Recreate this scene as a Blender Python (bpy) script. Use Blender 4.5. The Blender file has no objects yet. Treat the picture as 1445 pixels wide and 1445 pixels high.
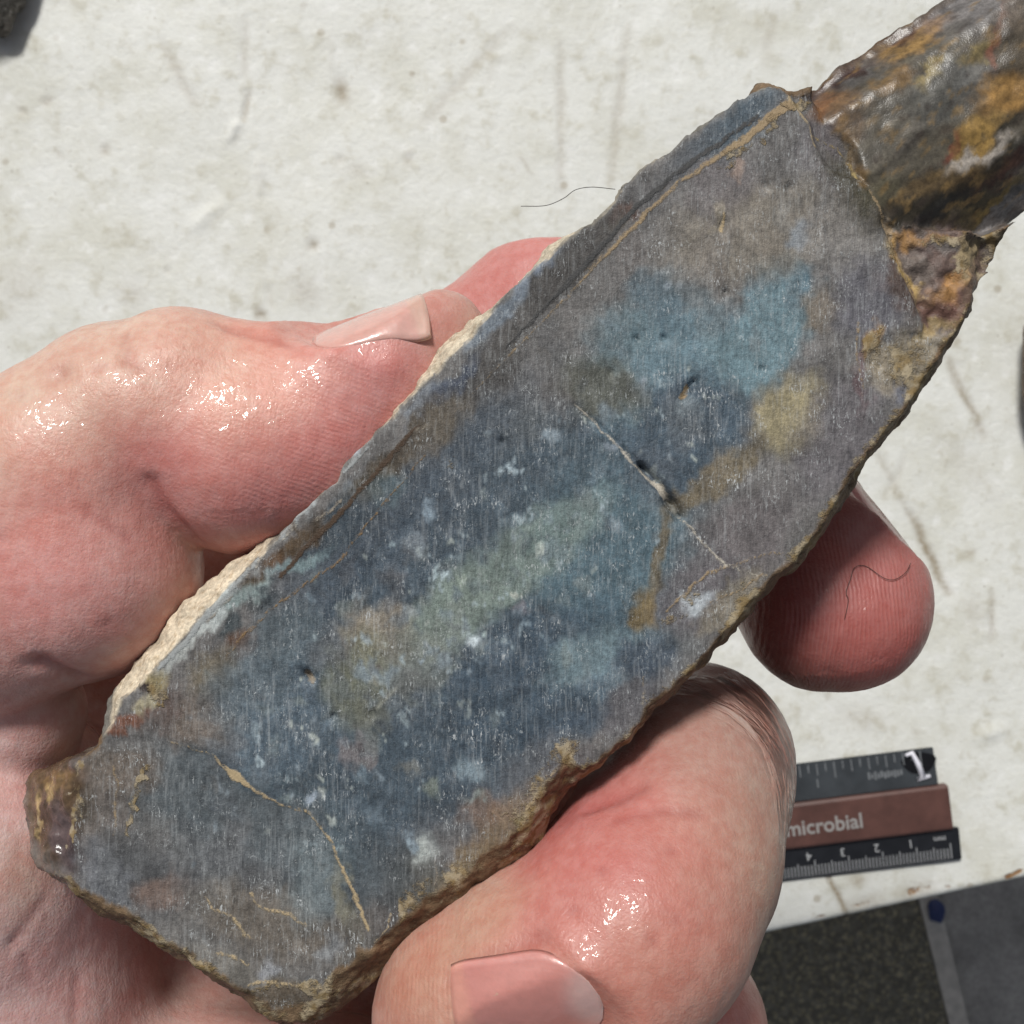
import bpy, bmesh, math, random
import numpy as np
from mathutils import Vector, Matrix

# ------------------------------------------------------------------ camera, light, exposure
FLOOR_DEPTH = 0.97            # the floor is z = 0; the sawn face of the slab lies this far above it
CAM_H = 103.0                 # mm from lens to the sawn face
HALF = math.radians(25.0)
sc = bpy.context.scene
col_root = sc.collection
cam_d = bpy.data.cameras.new('camera'); cam = bpy.data.objects.new('camera', cam_d)
col_root.objects.link(cam); sc.camera = cam
cam.location = (0, 0, FLOOR_DEPTH + CAM_H / 1000); cam.rotation_euler = (0, 0, 0)
cam_d.sensor_width = 36.0; cam_d.angle = 2 * HALF
cam_d.clip_start = 0.005; cam_d.clip_end = 100.0
cam_d.dof.use_dof = True; cam_d.dof.focus_distance = (CAM_H + 1.0) / 1000; cam_d.dof.aperture_fstop = 82.0

SUN_TILT, SUN_AZ = math.radians(42), math.radians(-20)      # tilt from the zenith, azimuth from +Y towards +X
world = bpy.data.worlds.new('World'); sc.world = world; world.use_nodes = True
wn = world.node_tree.nodes; wl = world.node_tree.links; wn.clear()
wo = wn.new('ShaderNodeOutputWorld'); bg = wn.new('ShaderNodeBackground'); sky = wn.new('ShaderNodeTexSky')
sky.sky_type = 'NISHITA'; sky.sun_disc = False
sky.sun_elevation = math.pi / 2 - SUN_TILT; sky.sun_rotation = SUN_AZ
sky.air_density = 1.0; sky.dust_density = 3.0; sky.ozone_density = 0.6
bg.inputs['Strength'].default_value = 0.06
hz = wn.new('ShaderNodeHueSaturation'); hz.inputs['Saturation'].default_value = 0.45      # hazy, nearly white daylight
wl.new(sky.outputs[0], hz.inputs['Color']); wl.new(hz.outputs[0], bg.inputs['Color']); wl.new(bg.outputs[0], wo.inputs['Surface'])
sun_d = bpy.data.lights.new('sun', 'SUN'); sun = bpy.data.objects.new('sun', sun_d); col_root.objects.link(sun)
sun_d.energy = 3.3; sun_d.angle = math.radians(12); sun_d.color = (1.0, 0.975, 0.93)
sdir = Vector((math.sin(SUN_TILT) * math.sin(SUN_AZ), math.sin(SUN_TILT) * math.cos(SUN_AZ), math.cos(SUN_TILT)))
sun.rotation_euler = sdir.to_track_quat('Z', 'Y').to_euler()
sun.location = (0, 0.5, FLOOR_DEPTH + 1)
vs = sc.view_settings
vs.view_transform = 'Standard'; vs.look = 'None'; vs.exposure = 0.0; vs.gamma = 1.0; vs.use_curve_mapping = False

# ------------------------------------------------------------------ helpers
PX = 722.5 / math.tan(HALF)
TABLE_Z = -220.0
FLOOR_Z = -FLOOR_DEPTH * 1000
def P(px, py, z=0.0):
    d = (CAM_H - z) / PX
    return np.array(((px - 722.5) * d, (722.5 - py) * d, z))
S0 = PX / CAM_H                                  # picture units per mm on the sawn face
def lin(c):
    c = np.asarray(c, float) / 255.0
    return np.where(c <= 0.04045, c / 12.92, ((c + 0.055) / 1.055) ** 2.4)

_rng = np.random.RandomState(7)
_perm = _rng.permutation(256); _perm = np.concatenate([_perm, _perm, _perm])
_grad = _rng.normal(size=(256, 3)); _grad /= np.linalg.norm(_grad, axis=1)[:, None]
def perlin(p):
    p = np.asarray(p, float)
    i = np.floor(p).astype(np.int64); f = p - i; i &= 255
    u = f * f * f * (f * (f * 6 - 15) + 10)
    out = 0
    for dx in (0, 1):
        for dy in (0, 1):
            for dz in (0, 1):
                g = _grad[_perm[_perm[_perm[(i[:, 0] + dx) & 255] + ((i[:, 1] + dy) & 255)] + ((i[:, 2] + dz) & 255)] & 255]
                d = f - (dx, dy, dz)
                w = (u[:, 0] if dx else 1 - u[:, 0]) * (u[:, 1] if dy else 1 - u[:, 1]) * (u[:, 2] if dz else 1 - u[:, 2])
                out = out + w * (g * d).sum(1)
    return out * 1.6
def fbm(p, s, octs=3, off=0.0):
    p = np.asarray(p, float) * s + off
    a, t = 1.0, 0
    for k in range(octs):
        t = t + a * perlin(p); p = p * 2.03 + 11.7; a *= 0.5
    return t
def sstep(a, b, x):
    t = np.clip((x - a) / (b - a), 0, 1); return t * t * (3 - 2 * t)

def surface_nets(F, org, h):
    nx, ny, nz = F.shape
    s = F < 0
    cnt = np.zeros((nx - 1, ny - 1, nz - 1), np.int8)
    cs = [(a, b, c) for a in (0, 1) for b in (0, 1) for c in (0, 1)]
    for a, b, c in cs: cnt += s[a:nx - 1 + a, b:ny - 1 + b, c:nz - 1 + c]
    act = (cnt > 0) & (cnt < 8)
    idx = np.argwhere(act)
    vid = -np.ones(act.shape, np.int32); vid[act] = np.arange(len(idx))
    V = {c: F[idx[:, 0] + c[0], idx[:, 1] + c[1], idx[:, 2] + c[2]].astype(float) for c in cs}
    acc = np.zeros((len(idx), 3)); n = np.zeros(len(idx))
    for c in cs:
        for ax in range(3):
            if c[ax] == 0:
                e = list(c); e[ax] = 1; e = tuple(e)
                m = (V[c] < 0) != (V[e] < 0)
                t = V[c][m] / (V[c][m] - V[e][m])
                q = np.tile(np.array(c, float), (m.sum(), 1)); q[:, ax] = t
                acc[m] += q; n[m] += 1
    verts = (idx + acc / n[:, None]) * h + org
    faces = []
    for ax in range(3):
        sl0 = [slice(1, -1)] * 3; sl1 = [slice(1, -1)] * 3
        sl0[ax] = slice(0, -1); sl1[ax] = slice(1, None)
        a = s[tuple(sl0)]; b = s[tuple(sl1)]
        e = np.argwhere(a != b); flip = a[tuple(e.T)]
        o = [1, 1, 1]; o[ax] = 0; base = e + o
        u, v = [k for k in range(3) if k != ax]
        if ax == 1: u, v = v, u
        def cid(du, dv):
            q = base.copy(); q[:, u] -= du; q[:, v] -= dv
            return vid[q[:, 0], q[:, 1], q[:, 2]]
        quad = np.stack([cid(1, 1), cid(0, 1), cid(0, 0), cid(1, 0)], 1)
        quad[~flip] = quad[~flip][:, ::-1]
        faces.append(quad)
    return verts, np.concatenate(faces)

def vnormals(v, f):
    n = np.cross(v[f[:, 2]] - v[f[:, 0]], v[f[:, 3]] - v[f[:, 1]])
    out = np.zeros_like(v)
    for k in range(4):
        for a in range(3): out[:, a] += np.bincount(f[:, k], n[:, a], len(v))
    return out / (np.linalg.norm(out, axis=1)[:, None] + 1e-12)
def relax(v, f, it=3, lam=0.5):
    e = np.concatenate([f[:, [0, 1]], f[:, [1, 2]], f[:, [2, 3]], f[:, [3, 0]]])
    e = np.concatenate([e, e[:, ::-1]])
    deg = np.bincount(e[:, 0], minlength=len(v))[:, None]
    for _ in range(it):
        m = np.stack([np.bincount(e[:, 0], v[e[:, 1], a], len(v)) for a in range(3)], 1) / deg
        v = v + lam * (m - v)
    return v

def mesh_np(name, v_mm, faces, attrs=None, normals=None, smooth=True):
    me = bpy.data.meshes.new(name)
    nf, k = faces.shape
    me.vertices.add(len(v_mm)); me.vertices.foreach_set('co', (v_mm / 1000).astype(np.float32).ravel())
    me.loops.add(nf * k); me.loops.foreach_set('vertex_index', faces.astype(np.int32).ravel())
    me.polygons.add(nf); me.polygons.foreach_set('loop_start', np.arange(0, nf * k, k, dtype=np.int32))
    me.polygons.foreach_set('loop_total', np.full(nf, k, np.int32))
    me.update(calc_edges=True)
    me.polygons.foreach_set('use_smooth', np.full(nf, smooth))
    for an, av in (attrs or {}).items():
        if av.ndim == 2:
            a = me.attributes.new(an, 'FLOAT_COLOR', 'POINT')
            a.data.foreach_set('color', np.concatenate([av, np.ones((len(av), 1))], 1).astype(np.float32).ravel())
        else:
            a = me.attributes.new(an, 'FLOAT', 'POINT'); a.data.foreach_set('value', av.astype(np.float32))
    if normals is not None: me.normals_split_custom_set_from_vertices(normals.tolist())
    return me
def link(name, me, mat=None, parent=None):
    o = bpy.data.objects.new(name, me); col_root.objects.link(o)
    if mat is not None: me.materials.append(mat)
    if parent is not None: o.parent = parent
    else: o.location = (0, 0, FLOOR_DEPTH)
    return o
def tag(o, label=None, cat=None, group=None, kind=None):
    if label: o['label'] = label
    if cat: o['category'] = cat
    if group: o['group'] = group
    if kind: o['kind'] = kind
    return o

# node shorthand
class NT:
    def __init__(s, name):
        s.m = bpy.data.materials.new(name); s.m.use_nodes = True
        s.t = s.m.node_tree; s.n = s.t.nodes; s.b = s.n['Principled BSDF']
        s.tc = s.n.new('ShaderNodeTexCoord')
    def put(s, sock, v):
        if v is None: return
        if isinstance(v, bpy.types.NodeSocket): s.t.links.new(v, sock)
        else:
            try: sock.default_value = v
            except Exception: sock.default_value = (*v, 1.0)
    def math(s, op, a, b=None, c=None, clamp=False):
        n = s.n.new('ShaderNodeMath'); n.operation = op; n.use_clamp = clamp
        for i, v in enumerate((a, b, c)): s.put(n.inputs[i], v)
        return n.outputs[0]
    def attr(s, name, what='Fac'):
        n = s.n.new('ShaderNodeAttribute'); n.attribute_name = name; return n.outputs[what]
    def mapping(s, rot=(0, 0, 0), scale=(1, 1, 1), vec=None):
        n = s.n.new('ShaderNodeMapping'); s.put(n.inputs['Vector'], vec or s.tc.outputs['Object'])
        n.inputs['Rotation'].default_value = rot; n.inputs['Scale'].default_value = scale
        return n.outputs[0]
    def noise(s, scale, detail=2, rough=0.5, vec=None, dist=0.0, out='Fac'):
        n = s.n.new('ShaderNodeTexNoise'); s.put(n.inputs['Vector'], vec or s.tc.outputs['Object'])
        n.inputs['Scale'].default_value = scale; n.inputs['Detail'].default_value = detail
        n.inputs['Roughness'].default_value = rough; n.inputs['Distortion'].default_value = dist
        return n.outputs[out]
    def voro(s, scale, vec=None, feature='F1', out='Distance', rnd=1.0):
        n = s.n.new('ShaderNodeTexVoronoi'); n.feature = feature; s.put(n.inputs['Vector'], vec or s.tc.outputs['Object'])
        n.inputs['Scale'].default_value = scale; n.inputs['Randomness'].default_value = rnd
        return n.outputs[out]
    def ramp(s, x, a, b, lo=0.0, hi=1.0):
        n = s.n.new('ShaderNodeMapRange'); n.interpolation_type = 'SMOOTHSTEP'
        s.put(n.inputs[0], x)
        for i, v in enumerate((a, b, lo, hi)): n.inputs[i + 1].default_value = v
        return n.outputs[0]
    def mix(s, f, a, b, mode='MIX'):
        n = s.n.new('ShaderNodeMix'); n.data_type = 'RGBA'; n.blend_type = mode
        s.put(n.inputs[0], f); s.put(n.inputs[6], a); s.put(n.inputs[7], b)
        return n.outputs[2]
    def bump(s, h, dist, strength=1.0, normal=None):
        n = s.n.new('ShaderNodeBump'); s.put(n.inputs['Height'], h); n.inputs['Distance'].default_value = dist
        n.inputs['Strength'].default_value = strength
        if normal is not None: s.put(n.inputs['Normal'], normal)
        return n.outputs[0]
    def set(s, **kw):
        for k, v in kw.items(): s.put(s.b.inputs[k.replace('_', ' ')], v)
        return s.m

# ------------------------------------------------------------------ materials
def mat_stone():
    t = NT('agate')
    c = t.attr('col', 'Color'); cut = t.attr('cut'); crust = t.attr('crust'); vein = t.attr('vein'); vcol = t.attr('veincol', 'Color')
    fleck_amt = t.attr('fleck')
    n1 = t.noise(420, 4, 0.6); n2 = t.noise(2300, 3, 0.6)
    c = t.mix(1.0, c, t.ramp(n1, 0.25, 0.75, 0.72, 1.28), 'MULTIPLY')
    c = t.mix(1.0, c, t.ramp(n2, 0.2, 0.8, 0.72, 1.28), 'MULTIPLY')
    # saw marks and their glints, painted as pale strokes and specks
    sv = t.mapping((0, 0, math.radians(8)), (1.0, 0.24, 1.0))
    sb = t.noise(3800, 3, 0.6, t.mapping((0, 0, math.radians(6)), (1.0, 0.06, 1.0)), 0.2)
    s1 = t.noise(6200, 2, 0.6, sv, 0.5); s2 = t.noise(2000, 4, 0.7, sv, 0.3); clump = t.noise(500, 3, 0.65)
    gr = t.noise(3600, 3, 0.7, None, 0.8)
    f1 = t.math('MULTIPLY', t.ramp(s1, 0.58, 0.68), t.ramp(clump, 0.44, 0.66, 0.06, 1.0))
    f2 = t.math('MAXIMUM', t.ramp(s2, 0.48, 0.76, 0.0, 0.30), t.ramp(sb, 0.52, 0.72, 0.0, 0.27))
    f3 = t.math('MULTIPLY', t.ramp(gr, 0.58, 0.68), t.ramp(clump, 0.46, 0.64, 0.0, 1.0))
    fl = t.math('MULTIPLY', t.math('MAXIMUM', t.math('MAXIMUM', f1, f2), f3), t.math('MULTIPLY', cut, fleck_amt), clamp=True)
    d1 = t.math('MULTIPLY', t.math('MAXIMUM', t.math('MAXIMUM', t.ramp(s2, 0.50, 0.28, 0.0, 0.55), t.ramp(gr, 0.44, 0.30, 0.0, 0.55)), t.ramp(sb, 0.48, 0.30, 0.0, 0.36)), cut)
    c = t.mix(d1, c, t.mix(1.0, c, (0.42, 0.44, 0.48), 'MULTIPLY'))
    c = t.mix(fl, c, t.mix(0.78, c, (0.54, 0.57, 0.58)))
    # gritty tan crust
    cn = t.noise(1500, 5, 0.7); cm = t.ramp(t.math('ADD', t.math('MULTIPLY', crust, 0.75), t.math('MULTIPLY', cn, 0.8)), 0.66, 0.86)
    ccol = t.mix(t.ramp(t.noise(900, 3), 0.4, 0.62), (0.36, 0.30, 0.20), (0.23, 0.165, 0.075))
    c = t.mix(t.math('MULTIPLY', cm, 0.85), c, ccol)
    # veins by distance
    vn = t.math('ADD', vein, t.math('MULTIPLY', t.math('SUBTRACT', t.noise(2600, 4, 0.75), 0.46), 0.6))
    vm = t.ramp(vn, 0.14, -0.10)
    c = t.mix(vm, c, vcol)
    grain = t.noise(6000, 2, 0.6)
    h = t.math('ADD', t.math('MULTIPLY', s1, t.math('MULTIPLY', cut, 0.5)), t.math('MULTIPLY', n2, t.ramp(cut, 0, 1, 0.75, 0.35)))
    h = t.math('ADD', h, t.math('MULTIPLY', grain, t.ramp(cut, 0, 1, 0.6, 0.35)))
    h = t.math('ADD', h, t.math('MULTIPLY', cm, 0.8));
    h = t.math('ADD', h, t.math('MULTIPLY', vm, 0.4))
    gl = t.attr('gloss')
    h = t.math('MULTIPLY', h, t.ramp(gl, 0, 0.6, 1.0, 0.22))
    nrm = t.bump(h, 0.00016, 0.9)
    rough = t.math('ADD', t.ramp(gl, 0, 1, 0.56, 0.16), t.math('MULTIPLY', cm, 0.25))
    rough = t.math('SUBTRACT', rough, t.math('MULTIPLY', fl, 0.12))
    return t.set(Base_Color=c, Roughness=rough, Normal=nrm, Specular_IOR_Level=t.ramp(gl, 0, 1, 0.26, 0.6))

def mat_skin():
    t = NT('wet_skin')
    c = t.attr('col', 'Color'); wet = t.attr('wet'); ridge = t.attr('ridge'); dirv = t.attr('ridgec')
    m1 = t.noise(160, 3, 0.6); m2 = t.noise(900, 3, 0.6)
    c = t.mix(1.0, c, t.mix(t.ramp(m1, 0.3, 0.7), (0.99, 0.89, 0.88), (1.02, 1.06, 1.06)), 'MULTIPLY')
    c = t.mix(1.0, c, t.mix(t.ramp(m2, 0.3, 0.7), (0.96, 0.86, 0.84), (1.04, 1.08, 1.09)), 'MULTIPLY')
    # friction ridges: the coordinate across them is stored on the mesh
    ph = t.math('ADD', t.math('MULTIPLY', dirv, 2 * math.pi / 0.46), t.math('MULTIPLY', t.noise(170, 3), 14.0))
    rg = t.math('MULTIPLY', t.math('SINE', ph), t.math('MULTIPLY', ridge, t.ramp(t.noise(260, 2), 0.35, 0.6, 0.25, 1.0)))
    c = t.mix(t.math('MULTIPLY', t.math('ADD', rg, 0.0), 0.09, clamp=True), c, (0.75, 0.5, 0.44))
    # fine skin cells and lines
    cells = t.voro(2100, t.mapping((0, 0, 0.5), (1, 0.7, 1)), 'DISTANCE_TO_EDGE'); pores = t.noise(3200, 3, 0.6)
    lines = t.noise(650, 3, 0.6, t.mapping((0, 0, 0.75), (1, 0.25, 1)))
    cs = t.attr('crease')
    h = t.math('ADD', t.math('MULTIPLY', t.ramp(cells, 0.0, 0.25), 0.07), t.math('MULTIPLY', pores, 0.5))
    h = t.math('ADD', h, t.math('MULTIPLY', lines, 0.9)); h = t.math('ADD', h, t.math('MULTIPLY', rg, 0.20))
    wk = t.attr('wrk'); wr = t.noise(1250, 3, 0.6, t.attr('wrkc', 'Vector'), 0.25)
    wl_ = t.math('MULTIPLY', t.ramp(wr, 0.47, 0.58), wk); h = t.math('ADD', h, t.math('MULTIPLY', wl_, 2.6))
    c = t.mix(t.math('MULTIPLY', t.math('MULTIPLY', t.ramp(wr, 0.52, 0.40), wk), 0.8, clamp=True), c, (0.05, 0.03, 0.025))
    c = t.mix(t.math('MULTIPLY', t.math('MULTIPLY', t.ramp(wr, 0.60, 0.66), wk), 0.45, clamp=True), c, (0.55, 0.47, 0.42))
    nb = t.bump(h, 0.00016, 0.75)
    # film of water: beads and wrinkled film break the highlights
    bead = t.ramp(t.voro(620, None, 'SMOOTH_F1'), 0.42, 0.15); film = t.noise(620, 2.2, 0.55, None, 0.8)
    hw = t.math('ADD', t.math('MULTIPLY', film, 1.0), t.math('MULTIPLY', bead, 0.35)); cb = t.bump(hw, 0.00026, 0.9)
    wn_ = t.math('MULTIPLY', wet, t.ramp(t.noise(330, 3, 0.6), 0.44, 0.60, 0.06, 1.0))
    return t.set(Base_Color=c, Roughness=0.42, Normal=nb, Specular_IOR_Level=0.32, Subsurface_Weight=0.22, Subsurface_Radius=(1.0, 0.32, 0.18),
                 Subsurface_Scale=0.0011, Coat_Weight=wn_, Coat_Roughness=0.045, Coat_IOR=1.33, Coat_Normal=cb)

def mat_nail():
    t = NT('fingernail')
    c = t.attr('col', 'Color')
    st = t.noise(900, 3, 0.6, t.mapping((0, 0, 0), (1, 1, 1)))
    c = t.mix(1.0, c, t.ramp(st, 0.3, 0.7, 0.95, 1.05), 'MULTIPLY')
    n = t.bump(t.noise(420, 3, 0.6), 0.00022, 0.8)
    return t.set(Base_Color=c, Roughness=0.32, Coat_Weight=0.8, Coat_Roughness=0.06, Coat_IOR=1.33, Coat_Normal=n,
                 Normal=t.bump(st, 0.00008, 0.5), Subsurface_Weight=0.3, Subsurface_Radius=(1, 0.4, 0.3), Subsurface_Scale=0.0012)

def mat_table():
    t = NT('scuffed_white_paint')
    wear = t.attr('wear'); dirt = t.attr('dirt')
    c = (0.66, 0.67, 0.635)
    a = t.noise(45, 5, 0.6); b = t.noise(170, 4, 0.65); d = t.noise(600, 3, 0.7)
    c = t.mix(t.ramp(a, 0.42, 0.68, 0, 0.8), c, (0.57, 0.57, 0.505))
    c = t.mix(t.ramp(b, 0.50, 0.76, 0, 0.8), c, (0.47, 0.455, 0.375))
    c = t.mix(t.ramp(b, 0.45, 0.28, 0, 0.7), c, (0.74, 0.75, 0.73))
    c = t.mix(t.ramp(d, 0.56, 0.76, 0, 0.35), c, (0.40, 0.36, 0.28))
    g2 = t.math('MULTIPLY', t.ramp(t.voro(240), 0.10, 0.05), t.ramp(t.noise(90, 2), 0.48, 0.62))
    c = t.mix(t.math('MULTIPLY', g2, 0.5), c, (0.22, 0.18, 0.13))
    sp = t.math('MULTIPLY', t.ramp(t.voro(70), 0.11, 0.05), t.ramp(t.noise(60, 2), 0.42, 0.6))
    c = t.mix(t.math('MULTIPLY', sp, 0.55), c, (0.30, 0.25, 0.17))
    c = t.mix(t.math('MULTIPLY', dirt, t.ramp(d, 0.3, 0.6, 0.75, 1.25), clamp=True), c, (0.25, 0.20, 0.13))
    wm = t.ramp(t.math('ADD', wear, t.math('MULTIPLY', t.math('SUBTRACT', t.noise(260, 4, 0.7), 0.5), 0.9)), 0.45, 0.65)
    c = t.mix(wm, c, t.mix(t.ramp(d, 0.4, 0.65), (0.33, 0.20, 0.10), (0.20, 0.10, 0.05)))
    h = t.math('ADD', t.math('MULTIPLY', b, 0.7), t.math('MULTIPLY', d, 0.5)); h = t.math('SUBTRACT', h, t.math('MULTIPLY', wm, 0.6))
    return t.set(Base_Color=c, Roughness=0.55, Normal=t.bump(h, 0.00045, 0.8), Specular_IOR_Level=0.35)

def mat_plain(name, colr, rough=0.5, var=0.15, scale=400, bump=0.0001, spec=0.5):
    t = NT(name)
    n = t.noise(scale, 4, 0.6)
    c = t.mix(1.0, colr, t.ramp(n, 0.25, 0.75, 1 - var, 1 + var), 'MULTIPLY')
    return t.set(Base_Color=c, Roughness=rough, Normal=t.bump(n, bump, 0.7), Specular_IOR_Level=spec)

def mat_mat():
    t = NT('ribbed_rubber')
    n = t.noise(120, 3, 0.6); v = t.voro(210, None, 'F1')
    c = t.mix(t.ramp(n, 0.4, 0.7), (0.10, 0.095, 0.075), (0.19, 0.18, 0.14))
    c = t.mix(t.ramp(v, 0.25, 0.5), t.mix(1.0, c, (1.9, 1.8, 1.5), 'MULTIPLY'), c)
    return t.set(Base_Color=c, Roughness=0.8, Normal=t.bump(v, 0.002, 0.8))
def mat_concrete():
    t = NT('grey_concrete')
    n = t.noise(25, 5, 0.6); d = t.noise(220, 3, 0.6)
    c = t.mix(t.ramp(n, 0.3, 0.7), (0.24, 0.235, 0.22), (0.36, 0.35, 0.33))
    c = t.mix(1.0, c, t.ramp(d, 0.3, 0.7, 0.85, 1.12), 'MULTIPLY')
    return t.set(Base_Color=c, Roughness=0.75, Normal=t.bump(d, 0.001, 0.5))

STONE, SKIN, NAIL, TABLE = mat_stone(), mat_skin(), mat_nail(), mat_table()

# ------------------------------------------------------------------ floor and bench
def sheet(name, x0, x1, y0, y1, z, mat, n=2):
    xs = np.linspace(x0, x1, n); ys = np.linspace(y0, y1, n)
    v = np.array([(x, y, z) for x in xs for y in ys], float)
    f = np.array([(i * n + j, (i + 1) * n + j, (i + 1) * n + j + 1, i * n + j + 1) for i in range(n - 1) for j in range(n - 1)])
    return link(name, mesh_np(name, v, f, smooth=False), mat)
tag(sheet('floor', -3000, 3000, -3000, 3000, FLOOR_Z, mat_concrete()), kind='structure')

def box_mesh(name, x0, x1, y0, y1, z0, z1, bev=0.0, seg=2):
    bm = bmesh.new(); bmesh.ops.create_cube(bm, size=1.0)
    for v in bm.verts:
        v.co = Vector(((x0 + x1) / 2 + v.co.x * (x1 - x0), (y0 + y1) / 2 + v.co.y * (y1 - y0), (z0 + z1) / 2 + v.co.z * (z1 - z0))) / 1000
    if bev: bmesh.ops.bevel(bm, geom=bm.edges[:], offset=bev / 1000, segments=seg, affect='EDGES', profile=0.6)
    me = bpy.data.meshes.new(name); bm.to_mesh(me); bm.free()
    for p in me.polygons: p.use_smooth = False
    return me

# edge of the bench: a straight line through two points on its top
E0, E1 = P(1075, 1318, TABLE_Z), P(1445, 1240, TABLE_Z)
ed = (E1 - E0)[:2]; ed /= np.linalg.norm(ed); en = np.array((ed[1], -ed[0]))      # en points off the bench, towards the floor
def build_table():
    # grid in bench axes: a along the edge, b inwards from the edge; fine where the picture looks
    a = np.unique(np.concatenate([np.linspace(-700, -245, 24), np.arange(-245, 115, 0.9), np.linspace(115, 600, 24)]))
    b = np.unique(np.concatenate([[0.0, 0.4, 1.0], np.arange(1.8, 330, 0.9), np.linspace(330, 800, 24)]))
    A, B = np.meshgrid(a, b, indexing='ij')
    xy = E0[:2] + A[..., None] * ed - B[..., None] * en
    x, y = xy[..., 0].ravel(), xy[..., 1].ravel()
    p3 = np.stack([x, y, 0 * x], 1)
    z = 0.5 * fbm(p3, 0.02, 2) + 0.07 * fbm(p3, 0.15, 3)
    Bf = B.ravel(); Af = A.ravel()
    z -= 1.2 * np.clip(1 - Bf / 1.8, 0, 1) ** 2
    dirt = np.zeros_like(x); wear = np.zeros_like(x)
    k = (CAM_H - TABLE_Z) / PX
    def W(px, py): return np.array(((px - 722.5) * k, (722.5 - py) * k))
    wx = x + 0.8 * fbm(p3, 0.12, 2, 5.0); wy = y + 0.8 * fbm(p3, 0.12, 2, 9.0)
    def seg(p, q, w, depth=0.0, d=0.0, wr=0.0):
        nonlocal z, dirt, wear
        p, q = W(*p), W(*q); dq = q - p; L = dq @ dq
        t = np.clip(((wx - p[0]) * dq[0] + (wy - p[1]) * dq[1]) / L, 0, 1)
        r = np.hypot(wx - p[0] - t * dq[0], wy - p[1] - t * dq[1])
        m = np.exp(-(r / (w * k)) ** 2) * (0.45 + 0.55 * np.sin(np.pi * np.clip(t, 0.02, 0.98)) ** 0.5)
        z = z - depth * m; dirt = np.maximum(dirt, d * m); wear = np.maximum(wear, wr * m)
    # the plank joint, scratches, dents and stains of the bench top
    seg((1150, 1190), (1196, 1292), 4, 0.8, 0.9)
    seg((1284, 725), (1338, 836), 6, 0.5, 0.75); seg((1338, 505), (1388, 615), 6, 0.3, 0.55); seg((1240, 640), (1284, 725), 5, 0.2, 0.3)
    seg((885, 40), (860, 260), 7, 0.1, 0.28); seg((790, 60), (792, 270), 6, 0.1, 0.3); seg((720, 40), (600, 170), 9, 0.1, 0.25)
    seg((230, 60), (275, 150), 8, 0.2, 0.28); seg((345, 30), (345, 110), 6, 0.2, 0.25); seg((352, 130), (342, 170), 4, 0.5, 0.5)
    seg((335, 175), (325, 195), 5, -0.9, 0); seg((310, 290), (275, 320), 9, -0.5, 0.0); seg((365, 220), (368, 270), 5, -0.5, 0.1)
    seg((480, 118), (484, 140), 10, 0.3, 0.7); seg((440, 340), (442, 348), 7, 0.4, 0.6); seg((366, 440), (370, 446), 8, 0.3, 0.8)
    seg((150, 210), (145, 214), 7, 0.3, 0.5); seg((65, 142), (68, 146), 7, 0.3, 0.5); seg((30, 155), (34, 157), 6, 0.3, 0.4)
    seg((575, 225), (580, 232), 7, 0.2, 0.3); seg((420, 400), (440, 420), 18, 0.0, 0.3); seg((185, 415), (190, 420), 20, 0.0, 0.30)
    seg((40, 380), (10, 420), 35, 0.0, 0.2); seg((500, 240), (510, 245), 12, 0.0, 0.25); seg((1090, 20), (1080, 90), 8, 0.0, 0.2)
    seg((1195, 1010), (1240, 1020), 18, 0.0, 0.2); seg((1290, 1030), (1292, 1032), 6, 0.0, 0.4); seg((1370, 850), (1376, 880), 14, 0.0, 0.2)
    seg((1330, 620), (1400, 700), 20, 0.0, 0.12); seg((1385, 1040), (1410, 1030), 10, -0.6, 0.0); seg((1205, 1240), (1215, 1243), 9, 0, 0.5)
    rs = random.Random(4)
    for i in range(70):
        px, py = rs.uniform(0, 1445), rs.uniform(0, 1250); an = rs.gauss(1.2, 0.7); L = rs.choice((6, 12, 30, 70))
        seg((px, py), (px + L * math.cos(an), py + L * math.sin(an)), rs.uniform(2.5, 6), rs.uniform(-0.3, 0.4), rs.uniform(0.05, 0.4))
    # paint rubbed away along the front edge
    near = np.exp(-(Bf / 2.2) ** 2) * (0.30 + 0.35 * fbm(np.stack([Af, 0 * Af, 0 * Af], 1), 0.03, 3))
    wear = np.maximum(wear, near)
    seg((1195, 1280), (1240, 1268), 11, 0.1, 0.35, 0.5); seg((1270, 1262), (1315, 1252), 11, 0.1, 0.35, 0.55); seg((1330, 1252), (1350, 1246), 6, 0, 0, 0.6)
    seg((1410, 1240), (1445, 1228), 7, 0, 0, 0.75); seg((1150, 1295), (1175, 1290), 5, 0, 0, 0.6)
    v = np.stack([x, y, TABLE_Z + z], 1)
    na, nb = len(a), len(b)
    I = np.arange(na * nb).reshape(na, nb)
    f = np.stack([I[:-1, :-1], I[:-1, 1:], I[1:, 1:], I[1:, :-1]], -1).reshape(-1, 4)
    n = np.cross(v[f[0, 1]] - v[f[0, 0]], v[f[0, 2]] - v[f[0, 0]])
    if n[2] < 0: f = f[:, ::-1]
    # the front edge: a skirt under the first row
    low = v[I[:, 0]].copy(); low[:, 2] = TABLE_Z - 26
    m0 = len(v); v = np.concatenate([v, low])
    sk = np.stack([I[:-1, 0], I[1:, 0], m0 + 1 + np.arange(na - 1), m0 + np.arange(na - 1)], 1)
    nn = np.cross(v[sk[0, 1]] - v[sk[0, 0]], v[sk[0, 2]] - v[sk[0, 0]])
    if nn[:2] @ en < 0: sk = sk[:, ::-1]
    dirt = np.concatenate([dirt, np.zeros(na)]); wear = np.concatenate([wear, np.full(na, 0.3)])
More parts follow.
